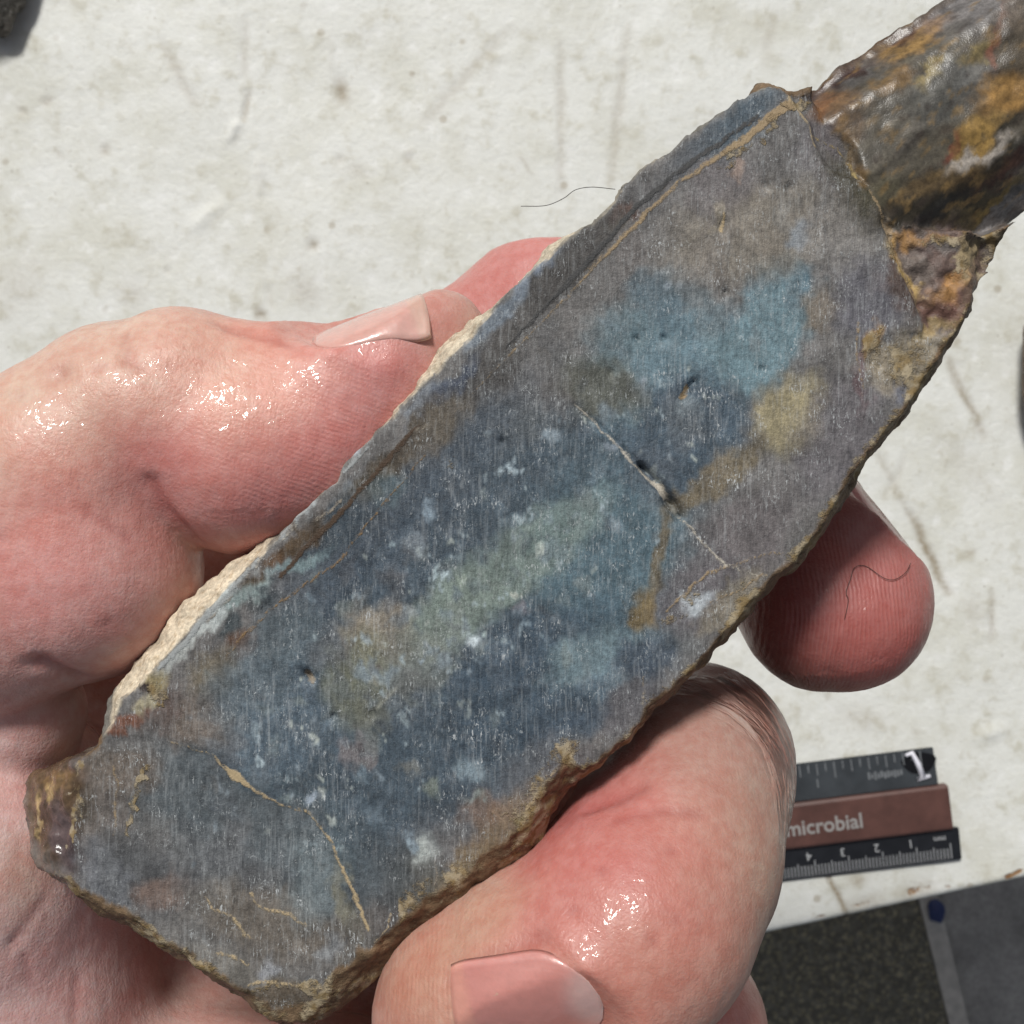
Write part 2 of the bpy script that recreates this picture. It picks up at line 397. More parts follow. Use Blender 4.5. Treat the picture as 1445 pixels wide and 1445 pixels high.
    top = link('board', mesh_np('board', v, np.concatenate([f, sk]), {'dirt': dirt, 'wear': wear}), TABLE)
    return top
bench = bpy.data.objects.new('workbench', None); col_root.objects.link(bench)
bench.location = (0, 0, FLOOR_DEPTH)
tag(bench, 'white painted wooden workbench top, scuffed, with brown bare wood along its edge', 'workbench')
brd = build_table(); brd.parent = bench; brd.location = (0, 0, 0); brd.name = 'top_board'
ang = math.atan2(ed[1], ed[0])
wood = mat_plain('bare_pine', tuple(lin((150, 118, 84))), 0.7, 0.25, 60, 0.0004)
o = link('underside_board', box_mesh('underside_board', -690, 590, 1.5, 795, -40, -4.5, 1.0), wood, bench)
o.rotation_euler.z = ang; o.location = (E0[0] / 1000, E0[1] / 1000, TABLE_Z / 1000)
for lx in (-640, 540):
    for ly in (60, 740):
        l = link('leg', box_mesh('leg', lx - 30, lx + 30, ly - 30, ly + 30, FLOOR_Z - TABLE_Z, -40.5, 3), wood, bench)
        l.rotation_euler.z = ang; l.location = o.location

# floor mat and the small blue scrap beside it
MATM = mat_mat()
c0, c1 = P(1316, 1270, FLOOR_Z + 6), P(1372, 1500, FLOOR_Z + 6)
mv = (c1 - c0)[:2]; mv /= np.linalg.norm(mv); mang = math.atan2(mv[1], mv[0])
fm = bpy.data.objects.new('floor_mat', None); col_root.objects.link(fm)
fm.location = (c0[0] / 1000, c0[1] / 1000, 0.0); fm.rotation_euler.z = mang
tag(fm, 'dark speckled rubber mat on the floor below the workbench', 'mat')
link('pad', box_mesh('pad', -500, 900, -900, -14, 0.5, 8, 2), MATM, fm)
link('border', box_mesh('border', -500, 900, -13.5, 6, 0.5, 9, 3), mat_plain('grey_rubber', (0.46, 0.44, 0.40), 0.7, 0.2, 90, 0.0005), fm)
def lump_mesh(name, r, seed, sub=4, amp=0.25, freq=1.3, facets=0):
    bm = bmesh.new(); bmesh.ops.create_icosphere(bm, subdivisions=sub, radius=1.0)
    p = np.array([v.co[:] for v in bm.verts])
    d = 1 + amp * fbm(p, freq, 4, seed * 3.1)
    rs = np.random.RandomState(seed)
    for k in range(facets):
        n = rs.normal(size=3); n /= np.linalg.norm(n); h = rs.uniform(0.72, 0.95)
        dd = p @ n; d = np.where(dd * d > h, h / np.maximum(dd, 1e-6), d)
    for v, q, s in zip(bm.verts, p, d): v.co = Vector(q * s * np.array(r)) / 1000
    me = bpy.data.meshes.new(name); bm.to_mesh(me); bm.free()
    for f in me.polygons: f.use_smooth = facets == 0
    return me
q = P(1322, 1287, FLOOR_Z + 14)
o = link('plastic_scrap', lump_mesh('plastic_scrap', (8, 12, 7), 5, 3, 0.2, 1.0, 5), mat_plain('blue_plastic', (0.02, 0.035, 0.12), 0.5, 0.1))
o.location = (q[0] / 1000, q[1] / 1000, 0.014); tag(o, 'small dark blue plastic scrap on the grey edge strip of the floor mat', 'scrap')

# other stones lying on the bench, cut off by the picture's edge
def bench_stone(px, py, r, seed, mat, label, zlift=0.85):
    q = P(px, py, TABLE_Z + r[2] * zlift)
    o = link('rough_stone', lump_mesh('rough_stone', r, seed, 5, 0.22, 1.4, 14), mat)
    o.location = (q[0] / 1000, q[1] / 1000, FLOOR_DEPTH + q[2] / 1000)
    o.rotation_euler.z = seed
    return tag(o, label, 'stone', 'rough stones lying on the workbench')
def mat_rough_stone(name, a, b, rough=0.45):
    t = NT(name); n = t.noise(130, 5, 0.65); m = t.noise(600, 4, 0.7)
    c = t.mix(t.ramp(n, 0.4, 0.62), a, b); c = t.mix(t.ramp(m, 0.58, 0.72, 0, 0.7), c, (0.45, 0.44, 0.40))
    return t.set(Base_Color=c, Roughness=rough, Normal=t.bump(m, 0.0015, 0.9))
bench_stone(-70, -70, (27, 23, 9), 2, mat_rough_stone('dark_grey_stone', (0.025, 0.022, 0.016), (0.07, 0.06, 0.045)), 'dark grey speckled stone on the white bench, only its corner in view at top left')
bench_stone(1512, 500, (15, 26, 9), 3, mat_rough_stone('brown_stone', (0.07, 0.05, 0.03), (0.16, 0.12, 0.08)), 'blurred brown stone lying on the white bench at the right picture edge')

# ------------------------------------------------------------------ ruler
RZ = TABLE_Z + 0.6
Rc = P(1357, 1212, RZ + 0.5); Rl = P(1105, 1243, RZ + 0.5)
rd = (Rl - Rc)[:2]; rang = math.atan2(-rd[1], -rd[0])          # local +x runs to the right end of the ruler
ruler = bpy.data.objects.new('ruler', None); col_root.objects.link(ruler)
ruler.location = (Rc[0] / 1000, Rc[1] / 1000, FLOOR_DEPTH + RZ / 1000); ruler.rotation_euler.z = rang
tag(ruler, 'black and reddish-brown ruler with white scales lying on the white bench', 'ruler')
RL = 158.0
def prism(name, prof, x0, x1, mat, parent, bev=0.0):
    bm = bmesh.new()
    a = [bm.verts.new((x0 / 1000, y / 1000, z / 1000)) for y, z in prof]; b = [bm.verts.new((x1 / 1000, y / 1000, z / 1000)) for y, z in prof]
    n = len(prof)
    for i in range(n): bm.faces.new((a[i], a[(i + 1) % n], b[(i + 1) % n], b[i]))
    bm.faces.new(a[::-1]); bm.faces.new(b); bmesh.ops.recalc_face_normals(bm, faces=bm.faces[:])
    if bev: bmesh.ops.bevel(bm, geom=bm.edges[:], offset=bev / 1000, segments=2, affect='EDGES')
    me = bpy.data.meshes.new(name); bm.to_mesh(me); bm.free()
    return link(name, me, mat, parent)
black = mat_plain('black_plastic', (0.014, 0.015, 0.018), 0.32, 0.2, 300, 0.00006)
gblack = mat_plain('worn_black_plastic', (0.035, 0.04, 0.045), 0.36, 0.3, 120, 0.0001)
brown = mat_plain('red_brown_plastic', tuple(lin((84, 57, 51))), 0.45, 0.22, 160, 0.0001)
white = mat_plain('white_print', (0.36, 0.37, 0.38), 0.5, 0.1)
pale = mat_plain('faded_print', (0.15, 0.16, 0.17), 0.5, 0.2)
prism('lower_scale_strip', [(0, 0), (9.6, 0), (9.6, 1.5), (0, 0.8)], -RL, 0, black, ruler, 0.25)
prism('grip_strip', [(9.65, 0), (22.65, 0), (22.65, 2.6), (21.9, 3.0), (10.4, 3.0), (9.65, 2.6)], -RL, -2.2, brown, ruler, 0.1)
prism('upper_scale_strip', [(22.7, 0), (33.6, 0), (33.6, 0.8), (22.7, 1.5)], -RL, -4.4, gblack, ruler, 0.25)
def bars(name, rects, mat, parent):
    v, f = [], []
    for (x0, x1, y0, y1, zf) in rects:
        i = len(v)
        for (x, y) in ((x0, y0), (x1, y0), (x1, y1), (x0, y1)): v.append((x, y, zf(y) + 0.05))
        f.append((i, i + 1, i + 2, i + 3))
    return link(name, mesh_np(name, np.array(v), np.array(f), smooth=False), mat, parent)
zl = lambda y: 0.8 + 0.7 * y / 9.6 + 0.03
zu = lambda y: 1.5 - 0.7 * (y - 22.7) / 10.9 + 0.03
rects = []
for i in range(0, 150):
    x = -3.0 - i; L = 4.6 if i % 10 == 0 else (3.9 if i % 5 == 0 else 3.2)
    rects.append((x - 0.13, x + 0.13, 0.6, 0.6 + L, zl))
tag(bars('millimetre_marks', rects, white, ruler), kind='stuff')
rects = []
for i in range(0, 58):
    x = -8.5 - i * 2.54; L = 4.6 if i % 10 == 0 else (3.4 if i % 2 == 0 else 2.4)
    rects.append((x - 0.16, x + 0.16, 33.0 - L, 33.0, zu))
tag(bars('inch_marks', rects, pale, ruler), kind='stuff')
def text(name, body, size, x, y, zrot, mat, parent, z, tilt=0.0, extrude=0.00004, bold=0.0):
    cu = bpy.data.curves.new(name, 'FONT'); cu.body = body; cu.size = size / 1000; cu.extrude = extrude; cu.offset = bold / 1000
    cu.align_x = 'RIGHT' if zrot == 0 else 'CENTER'; cu.align_y = 'CENTER'; cu.resolution_u = 3
    t = bpy.data.objects.new(name, cu); col_root.objects.link(t)
    bpy.context.view_layer.update()
    me = bpy.data.meshes.new_from_object(t.evaluated_get(bpy.context.evaluated_depsgraph_get())); col_root.objects.unlink(t); bpy.data.objects.remove(t)
    o = link(name, me, mat, parent); o.location = (x / 1000, y / 1000, z / 1000); o.rotation_euler = (tilt, 0, zrot)
    return o
text('lettering', 'antimicrobial', 6.1, -28.0, 15.4, 0, mat_plain('grey_print', (0.27, 0.26, 0.25), 0.5, 0.1), ruler, 3.06, bold=0.10)
for i in range(1, 15):
    text('numeral', str(i), 3.4, -3.0 - 10 * i - 1.6, 6.6, math.pi, white, ruler, zl(6.6) + 0.10, tilt=0.073)
text('numeral', 'mm', 2.4, -6.0, 6.9, math.pi, white, ruler, zl(6.9) + 0.10, tilt=0.073)
text('numeral', '1', 3.6, -38.5, 27.2, 0, pale, ruler, zu(27.2) + 0.10, tilt=-0.064)
# worn fraction print: too rubbed to read
rects = [(-24.5 + 0.95 * i, -23.9 + 0.95 * i, 26.6 + 0.3 * math.sin(i * 2.1), 28.4 + 0.3 * math.cos(i * 3.3), zu) for i in range(11)]
tag(bars('worn_print', rects, pale, ruler), kind='stuff')
# the white figure inked on a dark patch at the corner
bm = bmesh.new(); vv = [bm.verts.new(((-9.2 + 5.0 * math.cos(a) * (1 + 0.12 * math.sin(3 * a))) / 1000, (29.6 + 3.1 * math.sin(a)) / 1000, (zu(29.6 + 3.1 * math.sin(a)) + 0.04) / 1000)) for a in np.linspace(0, 2 * math.pi, 26)[:-1]]
bm.faces.new(vv); me = bpy.data.meshes.new('ink_patch'); bm.to_mesh(me); bm.free()
link('ink_patch', me, mat_plain('black_ink', (0.006, 0.006, 0.007), 0.25, 0.1), ruler)
def tube(name, pts, radii, mat, parent=None, seg=6):
    pts = [Vector(p) for p in pts]; bm = bmesh.new(); rings = []
    for i, p in enumerate(pts):
        d = (pts[min(i + 1, len(pts) - 1)] - pts[max(i - 1, 0)]).normalized(); up = Vector((0, 0, 1)) if abs(d.z) < 0.9 else Vector((1, 0, 0))
        s = d.cross(up).normalized(); u = s.cross(d); r = radii[i] if hasattr(radii, '__len__') else radii
        rings.append([bm.verts.new((p + (s * math.cos(2 * math.pi * k / seg) + u * math.sin(2 * math.pi * k / seg)) * r) / 1000) for k in range(seg)])
    for a, b in zip(rings, rings[1:]):
        for k in range(seg): bm.faces.new((a[k], a[(k + 1) % seg], b[(k + 1) % seg], b[k]))
    bm.faces.new(rings[0][::-1]); bm.faces.new(rings[-1]); bmesh.ops.recalc_face_normals(bm, faces=bm.faces[:])
    me = bpy.data.meshes.new(name); bm.to_mesh(me); bm.free()
    for f in me.polygons: f.use_smooth = True
    return link(name, me, mat, parent)
tube('painted_figure', [(-12.8, 32.2, 1.15), (-11.0, 32.8, 1.15), (-9.6, 29.5, 1.3), (-8.6, 25.6, 1.6), (-10.6, 25.0, 1.6), (-6.6, 25.6, 1.6)], [0.5, 0.75, 0.85, 0.85, 0.6, 0.55], mat_plain('white_paint', (0.75, 0.75, 0.82), 0.4, 0.05), ruler)

# ------------------------------------------------------------------ the slab
CUT = [(1085,124),(1115,134),(1135,131),(1150,126),(1180,97),(1210,82),(1262,47),(1330,2),(1450,-75),(1530,-110),(1600,-60),(1590,60),(1550,168),(1474,262),(1450,294),(1411,324),(1400,352),
 (1385,385),(1362,420),(1360,440),(1336,480),(1305,530),(1264,590),(1204,662),(1172,718),(1122,788),(1078,828),(1034,876),(995,926),(955,962),(925,990),(907,1000),(904,1022),(880,1045),(842,1078),
 (824,1090),(808,1084),(803,1064),(790,1092),(768,1118),(752,1145),(738,1160),(715,1190),(680,1215),(650,1245),(600,1270),(560,1305),(532,1330),(520,1345),(505,1340),(485,1365),(466,1392),(455,1405),
 (435,1425),(405,1436),(385,1432),(345,1402),(300,1373),(262,1348),(218,1322),(188,1298),(152,1282),(112,1252),(62,1216),(40,1190),(28,1140),(36,1104),(84,1082),(132,1064),(152,1038),(160,1018),
 (172,989),(232,932),(287,865),(349,800),(372,782),(420,727),(470,682),(502,638),(545,597),(566,573),(621,521),(663,480),(704,425),(746,386),(774,364),(808,331),(835,316),(866,290),(880,262),(905,240),
 (934,222),(962,197),(1002,172),(1042,142),(1062,127)]
OUT = [(1085,122),(1115,132),(1135,129),(1150,124),(1180,94),(1210,79),(1260,44),(1330,-2),(1450,-80),(1535,-120),(1610,-60),(1600,70),(1555,176),(1478,264),(1454,296),(1414,325),(1406,352),(1391,386),
 (1367,421),(1366,441),(1341,481),(1311,531),(1271,591),(1211,666),(1181,721),(1131,791),(1086,831),(1041,881),(1001,931),(961,966),(930,996),(908,1020),(882,1047),(832,1090),(803,1112),(774,1153),(768,1180),(733,1212),
 (702,1237),(642,1282),(602,1312),(562,1347),(522,1387),(482,1421),(442,1441),(392,1441),(346,1406),(300,1376),(260,1352),(214,1326),(184,1301),(149,1286),(109,1256),(58,1221),(34,1190),(22,1140),(30,1100),(80,1077),
 (130,1058),(146,1034),(154,1013),(160,985),(164,973),(200,925),(237,883),(272,838),(315,803),(340,784),(367,771),(418,723),(468,678),(498,633),(538,593),(549,577),(580,526),(621,478),(659,443),(698,421),(739,380),(760,350),(801,324),
 (830,312),(858,288),(866,262),(899,234),(930,218),(960,193),(1000,168),(1040,138),(1060,123)]
TH = math.radians(46); CU, SU = math.cos(TH), math.sin(TH)
def to_uv(xy): return np.stack([xy[..., 0] * CU + xy[..., 1] * SU, -xy[..., 0] * SU + xy[..., 1] * CU], -1)
def to_xy(uv): return np.stack([uv[..., 0] * CU - uv[..., 1] * SU, uv[..., 0] * SU + uv[..., 1] * CU], -1)
def poly_sdf(poly, pts):
    p = np.asarray(poly); q = np.roll(p, -1, 0)
    d = np.full(pts.shape[:-1], 1e9); ins = np.zeros(pts.shape[:-1], bool)
    for a, b in zip(p, q):
        e = b - a; w = pts - a
        t = np.clip((w @ e) / (e @ e), 0, 1)
        d = np.minimum(d, ((w - t[..., None] * e) ** 2).sum(-1))
        c = (a[1] > pts[..., 1]) != (b[1] > pts[..., 1])
        with np.errstate(divide='ignore', invalid='ignore'):
            ins ^= c & (pts[..., 0] < (b[0] - a[0]) * (pts[..., 1] - a[1]) / (b[1] - a[1] + 1e-12) + a[0])
    return np.where(ins, -1, 1) * np.sqrt(d)
def line_d(pts, a, b):
    a, b = np.array(a, float), np.array(b, float); e = b - a; w = pts - a
    t = np.clip((w @ e) / (e @ e), 0, 1)
    return np.sqrt(((w - t[..., None] * e) ** 2).sum(-1)), t
def polyline_d(pts, pl):
    d = None
    for a, b in zip(pl, pl[1:]):
        k, _ = line_d(pts, a, b); d = k if d is None else np.minimum(d, k)
    return d
KNOB = [(1148,128),(1168,178),(1205,200),(1212,245),(1240,290),(1262,318),(1340,324),(1406,322),(1470,300),(1700,100),(1600,-200),(1290,-90),(1150,60)]
LEDGE = [(1262,312),(1240,300),(1258,350),(1290,420),(1306,470),(1340,480),(1450,330)]
ARC = [(1108,120),(1122,150),(1142,170),(1150,205),(1165,232),(1185,248),(1215,254),(1240,288),(1206,190),(1168,150),(1150,110)]
def stone_top(px):
    """height in mm of the upper surface over the outline; px in picture units on the sawn plane"""
    x, y = px[..., 0], px[..., 1]
    p3 = np.stack([x, y, 0 * x], -1).reshape(-1, 3)
    n1 = fbm(p3, 0.012, 3, 3.0).reshape(x.shape); n2 = fbm(p3, 0.05, 3, 8.0).reshape(x.shape)
    z = 0.10 * n1 + 0.03 * n2
    # natural skin at the lower left end rolls down
    t = np.clip((118 + 12 * n1 - x - 0.12 * (y - 1140)) / 100.0, 0, 1.4)
    z = z - 4.2 * t ** 1.6 - np.where(t > 0, 0.35 * n2 + 0.3 * n1, 0) * np.clip(t * 4, 0, 1)
    z -= 1.0 * sstep(10, 60, y - 1382 + 0.05 * (x - 400) + 6 * n1) * (x < 470)
    # broken strip along the lower right edge
    ck = poly_sdf(CHIP, px + 3 * n2[..., None]); z -= 0.16 * sstep(3, -3, ck)
    # chipped arc
    z -= 1.0 * sstep(3, -9, poly_sdf(ARC, px))
    # ledge
    z -= sstep(4, -8, poly_sdf(LEDGE, px)) * (0.9 + 0.5 * n2 + 0.4 * n1)
    z -= 3.2 * sstep(1362, 1415, x) * sstep(295, 325, y) * sstep(430, 380, y)
    # gritty hollow at the right edge
    r = np.hypot((x - 1285) / 62, (y - 515) / 46); z -= (0.35 + 0.35 * n2) * sstep(1.15, 0.85, r)
    # brown end: nearly flat on top, a ridge, then a steep flank
    dk = poly_sdf(KNOB, px) + 3 * n2
    s = (x - 1215) * 0.55 + (y - 215) * 0.835             # across the end, growing towards the lower right
    a = (x - 1215) * 0.835 - (y - 215) * 0.55
    ridge = 118 - 0.07 * a
    prof = -1.3 + 1.1 * np.clip(1 - (np.abs(s - 30) / 130) ** 2, -1, 1)
    prof = prof - 3.6 * np.clip((s - ridge + 10 * n1) / 95, 0, 1.15) ** 1.0 - 1.6 * np.clip((-s - 62) / 40, 0, 1.2) ** 1.4
    prof = prof + 0.30 * n1 + 0.06 * n2
    wk = sstep(2, -10, dk)
    z = z * (1 - wk) + prof * wk
    # the open crack
    for pl, w, dep in (([(812,572),(850,606),(885,640),(915,668)], 3.0, 0.35), ([(905,658),(935,690),(950,712)], 6.0, 1.0), ([(945,708),(958,728)], 9.0, 0.9), ([(958,726),(985,760),(1005,780),(1022,796)], 2.4, 0.18)):
        d = polyline_d(px, pl); z = z - dep * np.exp(-(d / w) ** 2)
    # low lip along the crack, pits
    for (cx, cy, r, dep) in ((433,950,5,1.0),(438,957,5,1.2),(972,548,7,0.8),(966,560,7,0.8),(980,538,5,0.7),(1022,312,7,0.5),(1020,322,6,0.5),(1076,520,5,0.5),(937,476,5,0.6),(900,478,6,0.5),(862,525,6,0.5),(470,1012,5,0.6),(525,1008,7,0.5),(1024,412,5,0.6),(708,623,5,0.5),(1115,265,7,0.4),(1080,262,7,0.4)):
        z = z - dep * np.exp(-(np.hypot(x - cx, y - cy) / r) ** 2)
    return z
def build_stone():
    h = 0.27
    cP = np.array([P(x, y, 0)[:2] for x, y in CUT]); oP = np.array([P(x, y, -4)[:2] for x, y in OUT])
    cuv, ouv = to_uv(cP), to_uv(oP)
    lo = ouv.min(0) - 2; hi = ouv.max(0) + 2
    us = np.arange(lo[0], hi[0], h); vs_ = np.arange(lo[1], hi[1], h); zs = np.arange(-18.5, 3.5, h)
    U, V = np.meshgrid(us, vs_, indexing='ij'); g = np.stack([U, V], -1)
    xy = to_xy(g); px = np.stack([722.5 + xy[..., 0] * S0, 722.5 - xy[..., 1] * S0], -1)
    p3 = np.stack([U, V, 0 * U], -1).reshape(-1, 3)
    j1 = fbm(p3, 0.35, 3, 1.0).reshape(U.shape); j2 = fbm(p3, 1.1, 2, 4.0).reshape(U.shape)
    j3 = fbm(p3, 0.8, 3, 14.0).reshape(U.shape); low = sstep(1000, 1150, px[..., 1]); dC = poly_sdf(cuv, g) + 0.22 * j1 + 0.14 * j2 + low * (0.30 * j1 + 0.35 * np.abs(j3)); dO = poly_sdf(ouv, g) + 0.30 * j1 + 0.10 * j2
    gx, gy = px[..., 0], px[..., 1]
    dO = dO + 0.62 * sstep(375, 400, gx) * sstep(1085, 1060, gx) * (gx + gy < 1330) + 0.25 * np.abs(j3) * (gx + gy < 1330)
    top = stone_top(px)
    F = np.empty((len(us), len(vs_), len(zs)), np.float32)
    for k, z in enumerate(zs):
        t = np.clip(-z / 3.2, 0, 1) ** 0.8
        side = dC * (1 - t) + dO * t
        if z < -5: side = side + 5.5 * ((-z - 5) / 11.5) ** 2.2
        bot = -16.5 + 0.8 * j1 - z
        F[:, :, k] = np.maximum(np.maximum((z - top) * 0.9, side), bot)
    v, f = surface_nets(F, np.array((us[0], vs_[0], zs[0])), h)
    v = relax(v, f, 1, 0.35)
    w = np.concatenate([to_xy(v[:, :2]), v[:, 2:]], 1)
    n = vnormals(w, f)
    iu = np.clip(((v[:, 0] - us[0]) / h).astype(int), 0, len(us) - 1); iv = np.clip(((v[:, 1] - vs_[0]) / h).astype(int), 0, len(vs_) - 1)
    dc = dC[iu, iv]; tp = top[iu, iv]
    pxv = np.stack([722.5 + w[:, 0] * S0, 722.5 - w[:, 1] * S0], 1)
    side_m = np.clip(sstep(-0.25, 0.1, dc) + sstep(-0.8, -1.4, w[:, 2] - tp), 0, 1)
    x, y = pxv[:, 0], pxv[:, 1]
    kn = sstep(4, -6, poly_sdf(KNOB, pxv)); le = sstep(4, -6, poly_sdf(LEDGE, pxv)); tip = sstep(122, 104, x + 0.12 * (y - 1140) + 10 * fbm(w, 0.3, 2))
    rough_m = np.clip(side_m + kn + le + tip, 0, 1)
    w = w + n * (rough_m * (1 - 0.85 * kn) * (0.22 * fbm(w, 0.55, 3, 2.0) + 0.05 * fbm(w, 2.2, 2, 6.0)) + (1 - rough_m) * 0.012 * fbm(w, 1.5, 2))[:, None]
    n = vnormals(w, f)
    # ---- mineral colours, plus shade tinted into the brown end
    wx = x + 16 * fbm(w, 0.22, 3, 20.0) + 9 * fbm(w, 0.9, 3, 24.0); wy = y + 16 * fbm(w, 0.22, 3, 30.0) + 9 * fbm(w, 0.9, 3, 34.0)
    col = np.tile(lin((112, 108, 107)), (len(w), 1))
    def splat(cx, cy, rx, ry, ang, c, al=0.9, soft=0.55):
        nonlocal col
        a = math.radians(ang); dx, dy = wx - cx, wy - cy
        r = np.hypot((dx * math.cos(a) + dy * math.sin(a)) / rx, (-dx * math.sin(a) + dy * math.cos(a)) / ry)
        sf = soft * 0.78; m = (min(1.0, al * 1.08) * sstep(1 + sf, 1 - sf, r))[:, None]
        col = col * (1 - m) + lin(c) * m
    for s in SPLATS: splat(*s)
    rs = random.Random(11)
    for i in range(230):                                     # faint clouded grains in the blue
        t = rs.random(); cx = 330 + 560 * t + rs.gauss(0, 70); cy = 1130 - 480 * t + rs.gauss(0, 90); r = rs.uniform(3, 13)
        if cx > 900: continue
        splat(cx, cy, r, r * rs.uniform(0.6, 1.2), rs.uniform(0, 180), rs.choice(((116, 130, 142), (104, 120, 132), (122, 130, 128), (92, 106, 120), (70, 80, 92))), rs.uniform(0.2, 0.6))
    for i in range(120):
        t = rs.random(); cx = 360 + 620 * t + rs.gauss(0, 60); cy = 1120 - 560 * t + rs.gauss(0, 75); r = rs.uniform(3.2, 6.0)
        splat(cx, cy, r, r * rs.uniform(0.7, 1.0), rs.uniform(0, 180), rs.choice(((150, 164, 172), (138, 152, 158), (160, 166, 160), (128, 140, 150))), rs.uniform(0.35, 0.85), 0.5)
    wx0, wy0 = wx, wy
    for i in range(90):
        t = rs.random(); cx = 180 + 1050 * t + rs.gauss(0, 60); cy = 1250 - 980 * t + rs.gauss(0, 110); r = rs.uniform(8, 40)
        splat(cx, cy, r, r * rs.uniform(0.3, 0.8), rs.uniform(60, 120), rs.choice(((126, 118, 112), (92, 92, 98), (108, 96, 92), (84, 88, 96), (120, 122, 124))), rs.uniform(0.08, 0.28))
    ka, ks = (x - 1215) * 0.835 - (y - 215) * 0.55, (x - 1215) * 0.55 + (y - 215) * 0.835      # streaks along the brown end
    st = fbm(np.stack([ka * 0.012, ks * 0.06, w[:, 2] * 0.3], 1), 1.0, 4, 13.0); st2 = fbm(np.stack([ka * 0.03, ks * 0.09, w[:, 2] * 0.3], 1), 1.0, 3, 33.0)
    col = col * (1 + kn * np.clip(0.5 * st, -0.4, 0.6))[:, None]
    m = (kn * 0.45 * sstep(0.25, 0.7, st2))[:, None]; col = col * (1 - m) + lin((150, 116, 52)) * m
    m = (kn * 0.5 * sstep(0.3, 0.8, -st2))[:, None]; col = col * (1 - m) + lin((58, 44, 36)) * m
    mean = lin((96, 102, 108)); lum = (col.mean(1) / mean.mean())[:, None]; cf = (1 - np.maximum(np.maximum(kn, le), tip))[:, None]; col = col * np.clip(lum, 0.3, 3) ** (0.50 * cf)
    col = np.clip(col.mean(1, keepdims=True) + (0.78 + 0.10 * cf) * (col - col.mean(1, keepdims=True)), 0.01, 0.9)
    ch = poly_sdf(CHIP, np.stack([wx, wy], 1)); m = (0.42 * sstep(4, -4, ch) * cf[:, 0])[:, None]
    col = col * (1 - m) + (0.45 * col + 0.55 * lin((124, 120, 116))) * m
    # flanks and rind
    sx = x - y                                              # grows to the upper right
    left = (x + y * 1.04) < (722 + 722 * 1.04) * (0.78 + 0.22 * np.clip((x - 200) / 800, 0, 1))
    cream = lin((204, 192, 170)); greyrind = lin((112, 110, 104)); brownside = lin((104, 86, 66))
    sidecol = np.tile(brownside, (len(w), 1)) * (1 + 0.5 * fbm(w, 0.5, 3, 7.0))[:, None]
    ring_l = (x + y < 1330 + 0 * x) & (x < 1090) & (y > 120) & (y < 1040) & (dc > -6)
    zone = np.zeros(len(w))
    for a0, a1, s in ((150, 378, 1.0), (378, 540, 0.2), (540, 708, 0.85), (708, 735, 0.2), (735, 815, 0.75), (815, 860, 0.2), (860, 940, 0.35), (940, 1075, 0.05)):
        zone = np.maximum(zone, s * sstep(a0 - 6, a0 + 6, x) * sstep(a1 + 6, a1 - 6, x))
    lm = np.where(ring_l, zone, 0)
    sp = sstep(0.25, 0.6, fbm(w, 1.6, 3, 50.0))
    rc = cream * (1 - 0.55 * sp[:, None]) + lin((150, 128, 96)) * 0.55 * sp[:, None]
    rc = rc * (1 - 0.12 * (fbm(w, 0.5, 3, 60.0) > 0.5))[:, None]
    sidecol = np.where(ring_l[:, None], greyrind * (1 - lm[:, None]) + rc * lm[:, None], sidecol)
    k2 = np.maximum(kn, le) > 0.5
    base_keep = (k2 | (tip > 0.5))
    m = np.where(base_keep, 0.35 * side_m, side_m)[:, None]
    col = col * (1 - m) + np.clip(sidecol, 0.01, 1) * m
    # cream specks of lime on the brown flank
    cut = (1 - rough_m)
    crust = np.zeros(len(w))
    right_edge = sstep(-1.2, -0.1, dc) * ((x + y) > 1500) * (x > 700) * (kn < 0.5)
    crust = np.maximum(crust, 0.6 * right_edge)
    bl = sstep(-0.9, -0.1, dc) * (y > 1230) * (x < 540); crust = np.maximum(crust, 0.5 * bl)
    lowr = sstep(-2.8, -0.5, dc) * (x + y > 1750) * (x < 830) * (x > 560); crust = np.maximum(crust, 0.50 * lowr)
    for (cx, cy, rx, ry, a, s) in ((1285, 515, 62, 46, 0, 0.52), (1230, 485, 16, 30, 10, 0.7), (1365, 400, 30, 45, 30, 0.6), (1350, 335, 60, 12, 0, 0.45), (1262, 350, 10, 30, -30, 0.5), (700, 1160, 60, 22, -45, 0.5), (1060, 205, 60, 9, -40, 0.5), (1120, 142, 30, 12, -20, 0.55), (1215, 690, 22, 14, -45, 0.6),
                               (215, 985, 22, 18, -45, 0.45), (640, 640, 40, 14, -45, 0.3), (1080, 820, 60, 18, -40, 0.5), (960, 860, 40, 20, -40, 0.4), (320, 1290, 60, 12, 35, 0.35), (410, 1290, 50, 14, 20, 0.35), (400, 1395, 70, 10, 5, 0.6), (60, 1090, 50, 20, -20, 0.3), (105, 1130, 7, 70, 4, 0.62), (190, 1130, 6, 66, 8, 0.6), (34, 1165, 7, 36, -10, 0.6), (62, 1122, 9, 12, 0, 0.5)):
        a = math.radians(a); dx, dy = wx - cx, wy - cy
        r = np.hypot((dx * math.cos(a) + dy * math.sin(a)) / rx, (-dx * math.sin(a) + dy * math.cos(a)) / ry)
        crust = np.maximum(crust, s * sstep(1.4, 0.6, r))
    crust = crust * np.clip(0.75 + 0.9 * fbm(w, 0.25, 3, 17.0), 0.1, 1.25)
    # veins: distance in mm beyond the vein's half width
    vein = np.full(len(w), 5.0); vcol = np.tile(lin((178, 158, 124)), (len(w), 1))
    vpt = np.stack([x + 3 * fbm(w, 0.8, 2, 70.0), y + 3 * fbm(w, 0.8, 2, 74.0)], 1)
